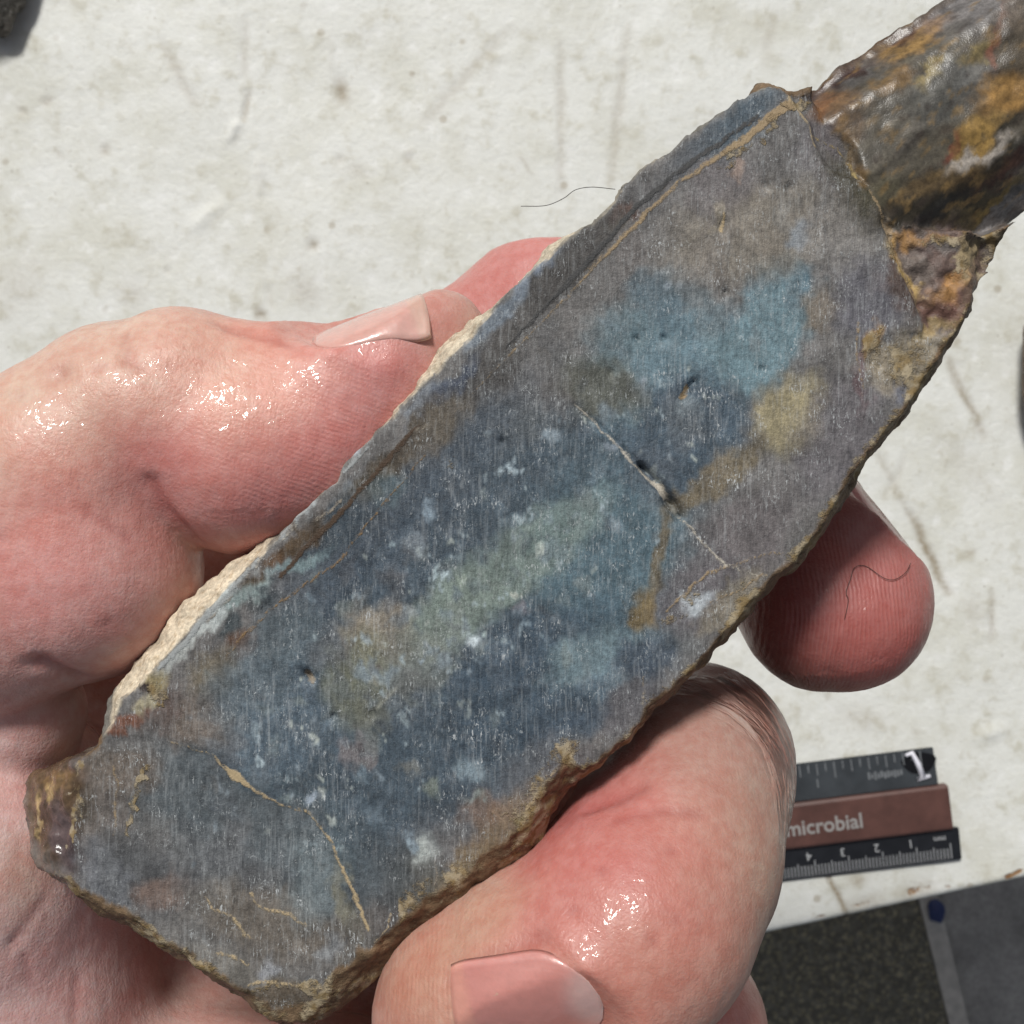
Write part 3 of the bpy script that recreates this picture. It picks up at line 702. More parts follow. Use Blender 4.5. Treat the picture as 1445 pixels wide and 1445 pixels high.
    for c, pts in VEINS:
        for a, b in zip(pts, pts[1:]):
            d, t = line_d(vpt, a[:2], b[:2]); d = (d - (a[2] * (1 - t) + b[2] * t)) / S0
            mm = d < vein; vein = np.where(mm, d, vein); vcol[mm] = lin(c)
    vein = np.where(side_m > 0.6, 5.0, vein)
    fleck = np.clip(0.72 + 0.75 * fbm(w, 0.13, 3, 80.0), 0.15, 1.25)
    gloss = np.clip(0.55 * kn * sstep(0.6, 0.2, le) + 0.75 * tip + 0.25 * le, 0, 1)
    cls = np.zeros(len(w), int)
    cls[side_m > 0.5] = 1
    cls[(side_m > 0.5) & ring_l & (lm > 0.2) & (w[:, 2] > -9)] = 2
    cls[(kn > 0.5) & (w[:, 2] > -9)] = 3
    cls[(le > 0.5) & (kn < 0.5) & (side_m < 0.5)] = 4
    cls[(tip > 0.5) & (side_m < 0.99) & (w[:, 2] > -6)] = 5
    attrs = {'col': np.clip(col * (1 - cut[:, None] * np.array((0.225, 0.205, 0.215))) * (1 - 0.22 * kn[:, None]), 0.004, 0.95), 'cut': cut, 'crust': crust, 'vein': vein, 'veincol': vcol, 'fleck': fleck, 'gloss': gloss}
    root = bpy.data.objects.new('stone_slab', None); col_root.objects.link(root); root.location = (0, 0, FLOOR_DEPTH)
    tag(root, 'blue-grey and brown sawn stone slab held in the hand', 'stone slab')
    fc = cls[f[:, 0]]
    names = ['sawn_face', 'rough_flank', 'pale_rind', 'broken_end', 'ledge', 'weathered_tip']
    labels = [None, 'rough brown broken sides of the slab', 'chalky cream rind along the slab edge', 'glossy brown and ochre unsawn end of the slab', 'rusty brown broken ledge beside the unsawn end', 'dark brown rounded tip with yellow crust']
    for k, nm in enumerate(names):
        ff = f[fc == k]
        if len(ff) == 0: continue
        use = np.unique(ff); mp = np.full(len(w), -1); mp[use] = np.arange(len(use))
        me = mesh_np(nm, w[use], mp[ff], {a: b[use] for a, b in attrs.items()}, n[use])
        o = link(nm, me, STONE, root)
        if labels[k]: o['label'] = labels[k]
    return root

CHIP = [(150,1040),(230,1046),(300,1065),(332,1096),(366,1120),(402,1138),(436,1145),(470,1198),(503,1270),(521,1312),(540,1460),(0,1460),(0,1040)]
SPLATS = [
 # broad fields
 (640,900,470,190,-47,(78,93,106),0.92,0.35), (560,720,230,60,-45,(72,86,101),0.7), (860,800,120,150,0,(86,110,122),0.85), (760,960,140,80,-30,(72,90,107),0.85),
 (480,1050,170,120,-30,(80,95,108),0.7), (420,1180,130,80,20,(86,99,108),0.7), (280,1120,110,70,10,(80,94,104),0.85), (700,1060,120,70,-40,(76,92,106),0.6),
 # upper teal field
 (950,520,125,95,-20,(98,122,134),0.95,0.35), (1105,410,52,60,10,(88,117,132),0.95,0.3), (1070,480,95,55,-52,(102,127,137),0.95,0.35), (965,610,95,75,-35,(80,97,112),0.95,0.4), (930,420,45,40,0,(92,112,124),0.7), (880,470,50,35,0,(98,118,126),0.6),
 (850,545,60,40,10,(98,96,84),0.8), (770,600,60,30,-20,(92,98,104),0.6),
 # tan clouds
 (1115,585,48,58,20,(146,134,104),0.95,0.4), (1010,672,80,20,-33,(122,108,84),0.85), (1060,330,120,65,-15,(130,120,108),0.75), (1020,260,50,40,-40,(118,110,112),0.6), (1160,440,24,26,0,(128,114,98),0.8), (1130,330,18,16,0,(124,132,142),0.8),
 (930,790,12,75,8,(116,102,78),0.8), (905,862,20,24,0,(126,106,68),0.85), (1190,330,60,60,0,(132,126,122),0.5), (1230,420,50,60,20,(104,102,112),0.7), (1180,230,40,60,-20,(122,116,124),0.6),
 (1180,620,60,90,25,(108,102,108),0.6), (1050,760,80,50,-45,(112,104,106),0.7), (980,840,70,40,-45,(108,102,106),0.8), (890,980,60,40,-45,(100,98,104),0.7), (1010,350,18,80,5,(116,108,104),0.4),
 # green diagonal band
 (700,815,180,46,-37,(116,130,124),0.85,0.45), (640,850,70,38,-30,(120,132,124),0.6), (790,740,60,22,-40,(104,122,122),0.7), (535,895,48,42,-30,(138,126,110),0.85), (505,965,46,66,15,(116,116,96),0.8), (590,930,50,40,0,(122,124,116),0.6), (545,1000,60,20,-40,(108,108,98),0.6),
 (830,925,70,32,-25,(106,126,134),0.8), (850,965,70,20,-28,(104,124,136),0.7), (910,930,40,30,0,(76,90,106),0.8), (800,1010,60,30,-30,(74,90,106),0.7), (750,1090,70,30,-45,(98,100,106),0.6),
 # strip beyond the long vein
 (1040,178,66,26,-42,(86,100,112),0.9), (975,225,60,18,-42,(92,98,106),0.7), (900,285,70,20,-42,(98,96,98),0.7), (880,303,20,15,-30,(122,82,66),0.85), (870,320,20,9,-20,(140,128,112),0.7), (800,372,120,26,-44,(86,82,80),0.85), (755,385,50,12,-42,(116,126,142),0.75), (700,450,55,14,-48,(112,124,138),0.75),
 (690,520,90,28,-46,(88,84,82),0.8), (640,545,60,12,-48,(76,86,106),0.8), (600,570,40,9,-46,(120,128,140),0.6), (610,610,60,26,-45,(112,100,84),0.75), (555,640,70,14,-47,(92,80,66),0.8), (520,690,60,14,-46,(96,84,68),0.8), (470,660,60,8,-46,(142,150,158),0.8), (430,715,55,7,-44,(146,152,156),0.85),
 (540,690,30,18,-40,(88,106,112),0.6), (470,750,60,24,-42,(68,82,94),0.8), (415,770,60,14,-42,(96,76,54),0.9), (395,790,18,14,0,(112,82,56),0.8), (360,830,20,9,-40,(96,78,56),0.8), (350,845,36,10,-25,(130,146,146),0.8), (420,800,50,8,-28,(116,136,140),0.8), (375,850,22,12,-40,(62,74,82),0.8),
 (300,870,70,7,-47,(158,164,164),0.9), (250,925,60,9,-47,(150,152,150),0.85), (320,885,24,14,-45,(72,84,90),0.8), (335,912,24,24,-30,(106,78,60),0.85), (305,955,34,34,0,(122,110,90),0.75), (280,1015,44,40,0,(118,104,94),0.8), (225,1000,36,26,-30,(108,90,84),0.8), (215,970,26,14,-45,(140,124,84),0.85), (196,980,9,9,0,(64,44,40),0.95,0.15), (178,1018,20,10,-20,(132,82,60),0.85), (200,1000,14,9,-10,(160,150,120),0.7), (154,1030,8,7,0,(212,210,204),0.95,0.2),
 (400,900,60,40,-40,(92,106,114),0.6), (350,980,60,50,-30,(94,108,118),0.7), (390,1040,90,46,-20,(92,108,122),0.7),
 # lower left lobe
 (150,1095,70,34,-10,(114,98,86),0.85), (150,1160,40,50,10,(112,100,94),0.75), (65,1140,60,75,0,(84,64,42),0.95,0.3), (88,1185,24,55,-22,(84,68,68),0.9), (70,1110,34,14,-15,(120,92,52),0.8), (50,1170,14,40,-10,(64,46,30),0.8), (36,1165,6,34,-10,(184,154,92),0.7), (60,1120,10,12,0,(190,160,84),0.5),
 (200,1235,70,56,30,(82,86,93),0.85), (145,1240,30,50,-30,(108,112,122),0.7), (230,1258,40,26,-35,(128,98,84),0.75), (300,1230,60,50,0,(104,108,114),0.6), (380,1300,120,46,15,(116,104,92),0.8), (440,1240,44,64,10,(104,120,128),0.75), (490,1280,14,56,-15,(124,120,98),0.7), (500,1335,30,40,0,(96,90,84),0.6), (470,1340,16,20,0,(124,130,138),0.6), (330,1370,90,24,18,(118,112,104),0.7), (400,1415,90,22,8,(118,100,78),0.85), (380,1366,18,14,0,(138,140,148),0.8),
 # lower right border
 (720,1175,95,36,-44,(132,112,92),0.85), (650,1235,70,24,-40,(126,108,82),0.8), (560,1290,60,30,-38,(98,92,90),0.7), (590,1240,40,40,0,(92,94,90),0.6), (745,1165,22,14,-40,(140,122,66),0.8), (800,1080,40,22,-45,(104,98,100),0.7), (680,1150,30,26,0,(128,102,84),0.6), (540,1240,40,50,0,(84,92,98),0.6),
 # clouded spots
 (666,904,15,12,0,(172,182,188),0.85,0.8), (986,850,15,11,0,(164,170,176),0.8,0.8), (600,1197,15,17,10,(152,158,156),0.8,0.8), (578,1188,10,14,0,(134,150,162),0.7), (670,1088,19,21,0,(116,132,142),0.75), (510,1066,28,24,10,(118,110,112),0.8,0.3), (608,1114,14,14,0,(120,128,118),0.75), (582,1084,11,10,0,(116,116,112),0.7), (668,1132,14,5,10,(128,138,136),0.7), (610,727,14,12,0,(126,142,156),0.8), (590,762,12,22,-15,(112,128,142),0.75), (552,800,22,14,0,(98,112,126),0.7), (785,625,17,10,0,(118,130,140),0.8), (862,632,9,8,0,(130,140,152),0.8), (980,580,14,13,20,(112,128,138),0.7), (434,1130,11,7,0,(146,156,170),0.7), (708,735,12,9,0,(112,126,134),0.6), (855,700,24,14,-30,(104,124,130),0.6), (738,865,14,9,30,(118,112,120),0.7), (575,870,16,12,20,(140,148,152),0.6), (720,835,14,5,40,(156,158,150),0.8), (650,820,6,6,0,(150,162,150),0.7), (688,895,5,4,0,(160,174,172),0.7), (525,955,11,9,0,(150,144,124),0.75,0.15), (535,942,9,8,0,(104,98,92),0.7,0.15), (550,985,24,4,-42,(142,142,132),0.7,0.2), (945,410,12,6,0,(134,144,154),0.7), (1010,300,6,26,8,(150,138,120),0.6), (1042,238,7,16,15,(146,122,108),0.6),
 # brown end; the shade on its lower flank is painted in too
 (1330,170,190,120,-33,(88,81,66),0.97,0.25), (1190,150,30,36,-40,(112,82,48),0.9), (1205,210,10,50,-14,(150,112,56),0.75), (1165,140,22,14,-30,(124,80,40),0.8), (1170,185,16,34,-25,(106,98,100),0.85), (1228,64,120,15,-36,(62,38,33),0.95), (1300,40,60,20,-36,(128,92,46),0.6), (1295,50,40,14,-32,(150,114,48),0.85), (1260,110,34,16,-30,(138,104,50),0.75), (1315,95,10,24,30,(172,148,66),0.8), (1250,190,60,50,-30,(98,92,80),0.7), (1330,130,60,40,-30,(88,88,84),0.7), (1390,110,34,20,-20,(118,122,122),0.6), (1380,80,26,12,-40,(140,120,56),0.6), (1412,50,10,46,10,(140,66,24),0.85), (1400,120,40,40,0,(96,90,82),0.5), (1425,125,44,26,-35,(158,116,42),0.9), (1385,185,40,16,-40,(160,124,46),0.9), (1345,210,26,8,-35,(116,58,36),0.75), (1385,215,56,9,-26,(168,158,146),0.9), (1400,245,90,16,-28,(72,44,32),0.95), (1330,262,90,20,-24,(96,76,42),0.85), (1320,292,90,20,-16,(52,46,34),0.95), (1400,285,60,18,-40,(70,60,34),0.8), (1430,265,50,9,-42,(132,108,44),0.7), (1350,302,60,8,-20,(110,94,56),0.5), (1440,20,60,30,-30,(96,84,72),0.7), (1500,60,80,60,0,(98,84,64),0.6), (1540,-40,60,60,0,(130,96,48),0.6), (1240,270,34,18,-40,(86,80,58),0.7),
 # ledge
 (1330,380,90,70,-20,(100,80,72),0.97,0.25), (1290,370,26,40,-20,(104,94,86),0.7), (1345,440,40,26,-30,(104,70,58),0.8), (1310,332,50,9,0,(160,116,52),0.8), (1265,345,10,30,-28,(168,128,52),0.85), (1288,400,9,34,-25,(166,136,70),0.85), (1352,400,40,16,-30,(158,112,48),0.85), (1385,355,18,34,10,(160,140,98),0.8), (1350,345,20,12,0,(112,108,104),0.6), (1325,470,34,9,-35,(150,126,74),0.8), (1250,330,10,18,-30,(140,128,112),0.8),
 (1290,515,66,44,0,(150,134,108),0.6), (1230,480,14,26,10,(168,126,58),0.75), (1215,530,8,50,0,(116,88,92),0.6), (1270,555,16,14,0,(96,98,112),0.8), (1120,815,60,14,-40,(136,124,100),0.6), (1030,850,60,16,-42,(132,120,100),0.6),
]
_cream, _tan, _yel, _wht, _gry = (176, 158, 126), (150, 131, 103), (150, 132, 88), (182, 176, 164), (140, 132, 120)
VEINS = [
 ((66, 66, 66), [(1070,164,3),(1010,205,4),(950,247,3),(900,290,4),(860,335,3.5),(815,385,4),(770,432,2.5),(715,490,2)]),
 ((72, 58, 46), [(590,600,2),(550,645,4),(510,690,3),(470,735,4),(430,775,4),(395,815,3)]), ((150, 154, 154), [(520,630,2),(480,668,3),(440,708,3),(405,742,3),(370,782,2.5),(330,828,3),(290,872,3.5),(250,918,4),(222,945,3)]),
 (_cream, [(240,1046,0.3),(300,1065,0.8),(315,1082,2.0),(332,1096,6.0),(346,1106,3.6),(366,1120,2.0),(388,1131,1.4),(402,1138,1.2),(420,1141,1.4),(434,1146,2.0),(448,1160,1.5),(462,1182,1.4),(474,1206,1.4),(486,1232,1.8),(503,1270,2.6),(514,1300,3.0),(521,1312,2.6)]),
 (_wht, [(812,572,0.9),(832,588,1.3),(850,608,1.5),(872,630,1.2),(884,641,2.2),(900,660,1.2),(918,678,2.0),(932,688,6),(940,700,6)]),  # this and the next entry paint the crack's lit wall as a pale line
 (_wht, [(958,728,1.1),(978,748,1.2),(990,764,1.8),(1004,778,1.3),(1022,796,2.0),(1048,806,0.8),(1085,815,0.7)]),
 (_tan, [(1112,148,8),(1086,166,6),(1060,190,5),(1024,214,4),(990,236,3),(955,260,2.4),(915,298,3),(880,334,3),(840,374,1.8),(800,420,1.0),(760,460,0.7),(700,520,0.5),(640,580,0.4)]),
 ((128,104,72), [(600,640,0.4),(560,690,0.8),(520,735,1.0),(495,770,0.8),(470,800,1.6),(430,825,1.6),(390,855,1.0),(345,895,1.0),(320,925,0.7)]),
 (_tan, [(160,1080,0.5),(166,1110,1.2),(160,1140,0.8),(164,1160,1.2),(160,1180,0.6)]),
 (_cream, [(288,1264,0.8),(300,1284,1.4),(322,1290,1.2),(336,1306,1.8),(346,1322,1.2),(352,1326,0.6)]),
 (_cream, [(352,1262,2),(364,1280,1.2),(384,1286,2.4),(408,1290,1.8),(432,1308,1.0)]),
 (_cream, [(306,1345,1.0),(330,1352,2.0),(350,1362,1.2)]),
 (_cream, [(346,1392,1.2),(372,1386,2),(400,1389,2),(430,1394,1.4),(462,1398,1.5)]),
 (_cream, [(742,1142,2.0),(760,1122,2.4),(776,1100,1.6),(792,1074,1.0)]),
 (_gry, [(650,1180,0.6),(652,1205,0.8),(648,1225,0.5)]), (_gry, [(612,1210,0.5),(618,1235,0.8),(610,1255,0.6)]), (_cream, [(530,1330,1.5),(548,1310,1.0),(552,1290,0.5)]),
 (_tan, [(940,862,1.4),(970,836,2.4),(1000,808,2.0),(1030,800,1.0),(1070,785,1.2),(1105,780,1.0)]), (_tan, [(1000,850,0.8),(1040,835,1.4),(1080,808,1.4)]),
 (_tan, [(1212,455,1.0),(1208,500,0.8),(1218,545,0.6),(1216,560,0.4)]), (_gry, [(906,995,1.5),(908,965,0.8),(912,950,0.3)]), (_wht, [(803,1064,0.8),(808,1080,2.2),(822,1090,1.8),(842,1080,1.4)]),
 (_gry, [(560,630,0.8),(580,612,1.4),(600,600,1.8)]), (_gry, [(445,735,2.2),(465,722,1.8),(480,705,1.4)]), (_wht, [(360,800,0.8),(390,768,1.0),(410,750,1.2),(420,738,0.8)]), (_gry, [(290,880,0.8),(330,838,1.0),(352,812,0.8)]),
 (_cream, [(1021,300,1.0),(1021,315,3.2),(1019,326,2.0)]), (_yel, [(1152,190,1),(1185,205,1.0),(1205,232,1.6),(1212,250,2)]), (_cream, [(1108,125,2.5),(1122,150,1.8),(1140,172,1.2),(1150,205,1.0)]), (_tan, [(1228,268,1.2),(1245,300,1.5),(1262,345,1.6),(1282,390,2.0),(1300,440,1.4)]),
 (_tan, [(970,545,3.2),(962,562,3.2),(968,556,3.4)]), (_gry, [(433,948,4.0),(440,960,4.6)]),
]
slab = build_stone()

# ------------------------------------------------------------------ the hand
HAND_BOX = (np.array((-150.0, -86.0, -62.0)), np.array((48.0, 34.0, 16.0)))
NAIL_BEDS = [(P(520, 452, -4.0), (0.93, 0.36, 0.0), (-0.30, 0.84, 0.42), 12.0, 10.0),
             (P(746, 1432, 7.5), (-0.94, -0.26, -0.14), (0.02, -0.44, 0.90), 13.5, 11.5),
             (P(1238, 730, -23.0), (0.60, -0.78, 0.10), (0.74, 0.57, 0.36), 12.5, 9.5)]
def build_hand(P=P):
    h = 0.62
    lo, hi = HAND_BOX
    xs, ys, zs = (np.arange(lo[k], hi[k], h) for k in range(3))
    F = np.full((len(xs), len(ys), len(zs)), 30.0, np.float32)
    def box(a, b):
        i0 = np.maximum(((a - lo) / h).astype(int), 0); i1 = np.minimum(((b - lo) / h).astype(int) + 2, F.shape)
        return tuple(slice(p, q) for p, q in zip(i0, i1))
    def cone(G, a, ra, b, rb, k, flat=1.0):
        a, b = np.array(a, float), np.array(b, float)
        m = max(ra, rb) + k + 2.5
        s = box(np.minimum(a, b) - m, np.maximum(a, b) + m)
        if any(q.stop <= q.start for q in s): return
        X = xs[s[0]][:, None, None] - a[0]; Y = ys[s[1]][None, :, None] - a[1]; Z = zs[s[2]][None, None, :] - a[2]
        e = b - a; L2 = max(e @ e, 1e-6)
        t = np.clip((X * e[0] + Y * e[1] + Z * e[2]) / L2, 0, 1)
        d = np.sqrt((X - t * e[0]) ** 2 + (Y - t * e[1]) ** 2 + ((Z - t * e[2]) * flat) ** 2) - (ra + (rb - ra) * (t * t * (3 - 2 * t)))
        smin(G, s, d.astype(np.float32), k)
    def smin(G, s, d, k):
        g = G[s]; hh = np.clip(0.5 + 0.5 * (g - d) / k, 0, 1)
        G[s] = g * (1 - hh) + d * hh - k * hh * (1 - hh)
    def chain(G, pts, k):
        for (a, b) in zip(pts, pts[1:]): cone(G, a[0], a[1], b[0], b[1], k)
    def merge(G, k):
        nonlocal F
        hh = np.clip(0.5 + 0.5 * (F - G) / k, 0, 1); F = F * (1 - hh) + G * hh - k * hh * (1 - hh)
    new = lambda: np.full(F.shape, 30.0, np.float32)
    # palm
    I0, M0, R0, K0 = P(300, 790, -43), P(400, 980, -45), P(420, 1190, -43), P(380, 1400, -40)
    Wc = P(-760, 1330, -42)
    for q, r in ((I0, 12), (M0, 12.5), (R0, 12), (K0, 11)): cone(F, Wc, 22, q, r, 9)
    cone(F, P(-420, 1130, -32), 16, P(40, 1180, -33), 12, 9)
    cone(F, P(-500, 1500, -33), 15, P(60, 1560, -31), 13, 9)
    cone(F, Wc + (10, 0, 0), 24, Wc + np.array((-90, -18, -4)), 24, 8)
    cone(F, Wc + (0, 8, 0), 22, Wc + np.array((-90, -2, -4)), 23, 8)
    # ball of the thumb and the fleshy wall at the left of the slab
    G = new()
    cone(G, P(-260, 980, -18), 15, P(-60, 1190, -17), 16.5, 6)
    cone(G, P(-60, 1190, -17), 16.5, P(5, 1420, -22), 15.5, 6)
    cone(G, P(5, 1420, -22), 15.5, P(-120, 1640, -30), 15, 6)
    cone(G, P(-330, 1250, -26), 18, P(-120, 1500, -27), 17, 8)
    merge(G, 5.0)
    G = new(); cone(G, P(-90, 1010, -14), 10.5, P(18, 1010, -12), 7.4, 3); merge(G, 0.8)
    # thumb: proximal phalanx
    G = new()
    chain(G, [(P(-300, 1010, -16), 14.5), (P(-60, 846, -9), 12.2), (P(98, 668, -7), 10.8), (P(174, 596, -7), 10.1)], 2.5)
    cone(G, P(20, 860, -8), 9.6, P(128, 802, -7.5), 10.2, 3.5)
    cone(G, P(128, 802, -7.5), 10.2, P(122, 700, -7), 9.0, 3.5)
    merge(G, 0.8)
    # thumb: end phalanx
    G = new()
    chain(G, [(P(212, 586, -6.5), 9.4), (P(255, 560, -7.0), 8.2), (P(360, 568, -7.5), 7.2), (P(470, 545, -7), 6.6), (P(560, 496, -7), 5.4), (P(622, 462, -7.0), 3.0)], 3.0)
    chain(G, [(P(272, 636, -6.8), 8.3), (P(345, 648, -7), 8.9), (P(450, 622, -8.5), 8.8), (P(560, 545, -9), 7.0), (P(630, 478, -9), 4.2)], 3.0)
    merge(G, 0.45)
    # index finger under the slab, its end in view on the right
    G = new()
    chain(G, [(I0, 12), (P(520, 620, -40), 10.6), (P(785, 445, -37), 10.6), (P(930, 545, -35), 9.2), (P(1050, 660, -31), 9.6)], 3.5)
    merge(G, 4.0)
    G = new()
    chain(G, [(P(1040, 655, -31), 9.2), (P(1110, 770, -27), 9.4), (P(1163, 858, -21), 8.8), (P(1204, 866, -20), 8.1)], 3.0)
    chain(G, [(P(1150, 735, -29), 7.2), (P(1200, 760, -22), 5.8), (P(1220, 828, -21), 6.8)], 3.0)
    merge(G, 2.2)
    # middle finger: curls up round the lower right side
    G = new()
    chain(G, [(M0, 12.5), (P(720, 1040, -40), 11), (P(960, 1075, -23), 10.5)], 3.5); merge(G, 4.0)
    G = new()
    chain(G, [(P(975, 1078, -17), 10.1), (P(972, 1130, -11), 9.4), (P(950, 1215, -5.5), 9.8), (P(900, 1300, -1.5), 10.6)], 3.0)
    cone(G, P(985, 1068, -19), 10.2, P(985, 1085, -14), 9.6, 3)
    cone(G, P(905, 1190, -9), 8.2, P(860, 1260, -6), 8.5, 3)
    merge(G, 1.6)
    G = new()
    chain(G, [(P(900, 1300, -1.5), 10.4), (P(830, 1370, -0.5), 10.2), (P(740, 1410, -1), 9.6), (P(680, 1420, -2), 8.4)], 3.0)
    chain(G, [(P(840, 1300, -5), 8.0), (P(740, 1345, -5), 8.4), (P(660, 1392, -4.5), 7.6), (P(630, 1440, -5), 7.2)], 3.0)
    merge(G, 2.2)
    # ring and little fingers
    cone(F, P(120, 1600, -24), 14, P(470, 1590, -22), 12, 5)  # unseen ridge of flesh, added to block light from below
    G = new()
    chain(G, [(R0, 12), (P(700, 1330, -36), 10.6), (P(945, 1452, -23), 10.4)], 3.0); chain(G, [(P(945, 1452, -23), 10.4), (P(880, 1580, -14), 9.6), (P(700, 1640, -9), 9.2), (P(600, 1640, -9), 7.5)], 3.0)
    merge(G, 2.0)
    G = new()
    chain(G, [(K0, 11), (P(640, 1560, -34), 9.4), (P(820, 1690, -24), 8.8), (P(720, 1790, -15), 8.2), (P(560, 1800, -13), 7.2)], 3.0)
    merge(G, 2.0)
    F[0], F[-1], F[:, 0], F[:, -1], F[:, :, 0], F[:, :, -1] = 1, 1, 1, 1, 1, 1
    v, f = surface_nets(F, lo, h)
    v = relax(v, f, 4, 0.5)
    n = vnormals(v, f)
    pxv = lambda q: np.stack([722.5 + q[:, 0] * PX / (CAM_H - q[:, 2]), 722.5 - q[:, 1] * PX / (CAM_H - q[:, 2])], 1)
    for c_, a_, n_, L_, W_ in NAIL_BEDS:                      # the finger is flat under its nail
        a_, n_ = np.array(a_, float), np.array(n_, float); a_ /= np.linalg.norm(a_); n_ -= a_ * (n_ @ a_); n_ /= np.linalg.norm(n_); b_ = np.cross(n_, a_)
        q = v - c_; r = np.hypot((q @ a_) / (0.62 * L_), (q @ b_) / (0.62 * W_)); up = q @ n_ + 0.035 * (q @ b_) ** 2
        v = v - n_ * (np.where((up > 0) & (up < 6), up, 0) * sstep(1.25, 0.85, r))[:, None]
        r2 = np.hypot((q @ a_) / (0.5 * L_), (q @ b_) / (0.5 * W_)); side_ = sstep(0.30 * L_, 0.05 * L_, q @ a_) * (np.abs(q @ n_) < 5)
        v = v + n_ * (0.6 * np.exp(-((r2 - 1.16) / 0.12) ** 2) * side_)[:, None]
    n = vnormals(v, f)
    # folds and wrinkles pressed into the surface: (a, b, width mm, depth mm)
    disp = 0.10 * fbm(v, 0.18, 3, 3.0) + 0.03 * fbm(v, 0.9, 3, 6.0)
    crease = np.zeros(len(v))
    scr = pxv(v); P0 = P
    def P(px, py, z=None):                                   # the point of the skin met at this place
        d = np.hypot(scr[:, 0] - px, scr[:, 1] - py); m = d < 8
        if not m.any(): m = d < d.min() + 2
        return P0(px, py, np.sort(v[m, 2])[-4:].mean())
    def fold(pts, w, dep):
        nonlocal disp, crease
        d = None
        for a, b in zip(pts, pts[1:]):
            a, b = np.array(a), np.array(b); e = b - a; q = v - a
            t = np.clip(q @ e / (e @ e), 0, 1); k = np.sqrt(((q - t[:, None] * e) ** 2).sum(1)); d = k if d is None else np.minimum(d, k)
        m = np.exp(-(d / w) ** 2); disp = disp - dep * m; crease = np.maximum(crease, m)
    fold([P(205, 650), P(215, 680), P(232, 714), P(256, 746), P(280, 770)], 0.7, 0.45)
    fold([P(84, 528), P(104, 540), P(130, 565)], 1.1, 0.55)
    fold([P(178, 470, 0), P(182, 510, 3), P(200, 520, 3.5)], 0.5, 0.18); fold([P(180, 510, 3), P(160, 550, 4)], 0.5, 0.12)
    fold([P(320, 462, -5), P(360, 474, -2), P(405, 484, -1)], 0.6, 0.25); fold([P(300, 452, -5), P(350, 466, -2)], 0.5, 0.2)
    fold([P(830, 1140, -6), P(880, 1122, -4), P(905, 1108, -4)], 0.8, 0.45)
    fold([P(640, 1385, 3), P(690, 1352, 4), P(760, 1326, 6), P(830, 1330, 8), P(862, 1390, 8), P(858, 1440, 7)], 0.9, 0.34)
    fold([P(760, 1300, 5), P(810, 1285, 7), P(850, 1290, 8)], 0.5, 0.16); fold([P(870, 1300), P(880, 1340), P(872, 1400)], 0.5, 0.14); fold([P(905, 1280), P(920, 1330), P(915, 1390)], 0.5, 0.14)
    fold([P(930, 1240), P(955, 1300), P(955, 1370)], 0.5, 0.12); fold([P(850, 1230), P(900, 1205), P(950, 1200)], 0.5, 0.12); fold([P(870, 1160), P(930, 1145), P(985, 1150)], 0.6, 0.14)
    fold([P(30, 560), P(70, 600), P(80, 650)], 0.5, 0.14); fold([P(140, 520), P(150, 580), P(140, 640)], 0.5, 0.12); fold([P(230, 480), P(240, 520), P(232, 560)], 0.45, 0.12); fold([P(0, 760), P(60, 770), P(120, 800)], 0.6, 0.16); fold([P(10, 830), P(70, 840), P(150, 880)], 0.6, 0.14)
    rs = random.Random(3)
    fold([P(0, 905, 0), P(60, 935, -2), P(112, 962, -5)], 0.9, 0.8)
    fold([P(20, 1330, -4), P(60, 1270, -4), P(90, 1210, -3)], 0.6, 0.14); fold([P(35, 1350, -5), P(45, 1390, -7)], 0.35, 0.12); fold([P(-20, 1180, 0), P(12, 1240, -2), P(20, 1330, -5)], 0.6, 0.16)
    fold([P(110, 1380, -8), P(105, 1445, -9)], 0.5, 0.15); fold([P(90, 790, 3), P(150, 775, 2), P(190, 800, 1)], 0.5, 0.14); fold([P(60, 700, 5), P(120, 720, 4), P(180, 760, 3)], 0.5, 0.10)
    v = v + n * disp[:, None]
    P = P0
    # ---- skin colour
    col = np.tile(lin((192, 146, 132)), (len(v), 1)); wet = np.full(len(v), 0.25); ridge = np.zeros(len(v))
    wv = v + 2.0 * np.stack([fbm(v, 0.12, 2, 40.0), fbm(v, 0.12, 2, 44.0), fbm(v, 0.12, 2, 48.0)], 1)
    def tint_shade(c, q, r, al=0.8):  # skin tones, with some light and shade put into them
        nonlocal col
        m = (al * np.exp(-(np.linalg.norm(wv - q, axis=1) / r) ** 2))[:, None]; col = col * (1 - m) + lin(c) * m
    def water(q, r, al):
        nonlocal wet
        wet = np.maximum(wet, al * np.exp(-(np.linalg.norm(v - q, axis=1) / r) ** 2))
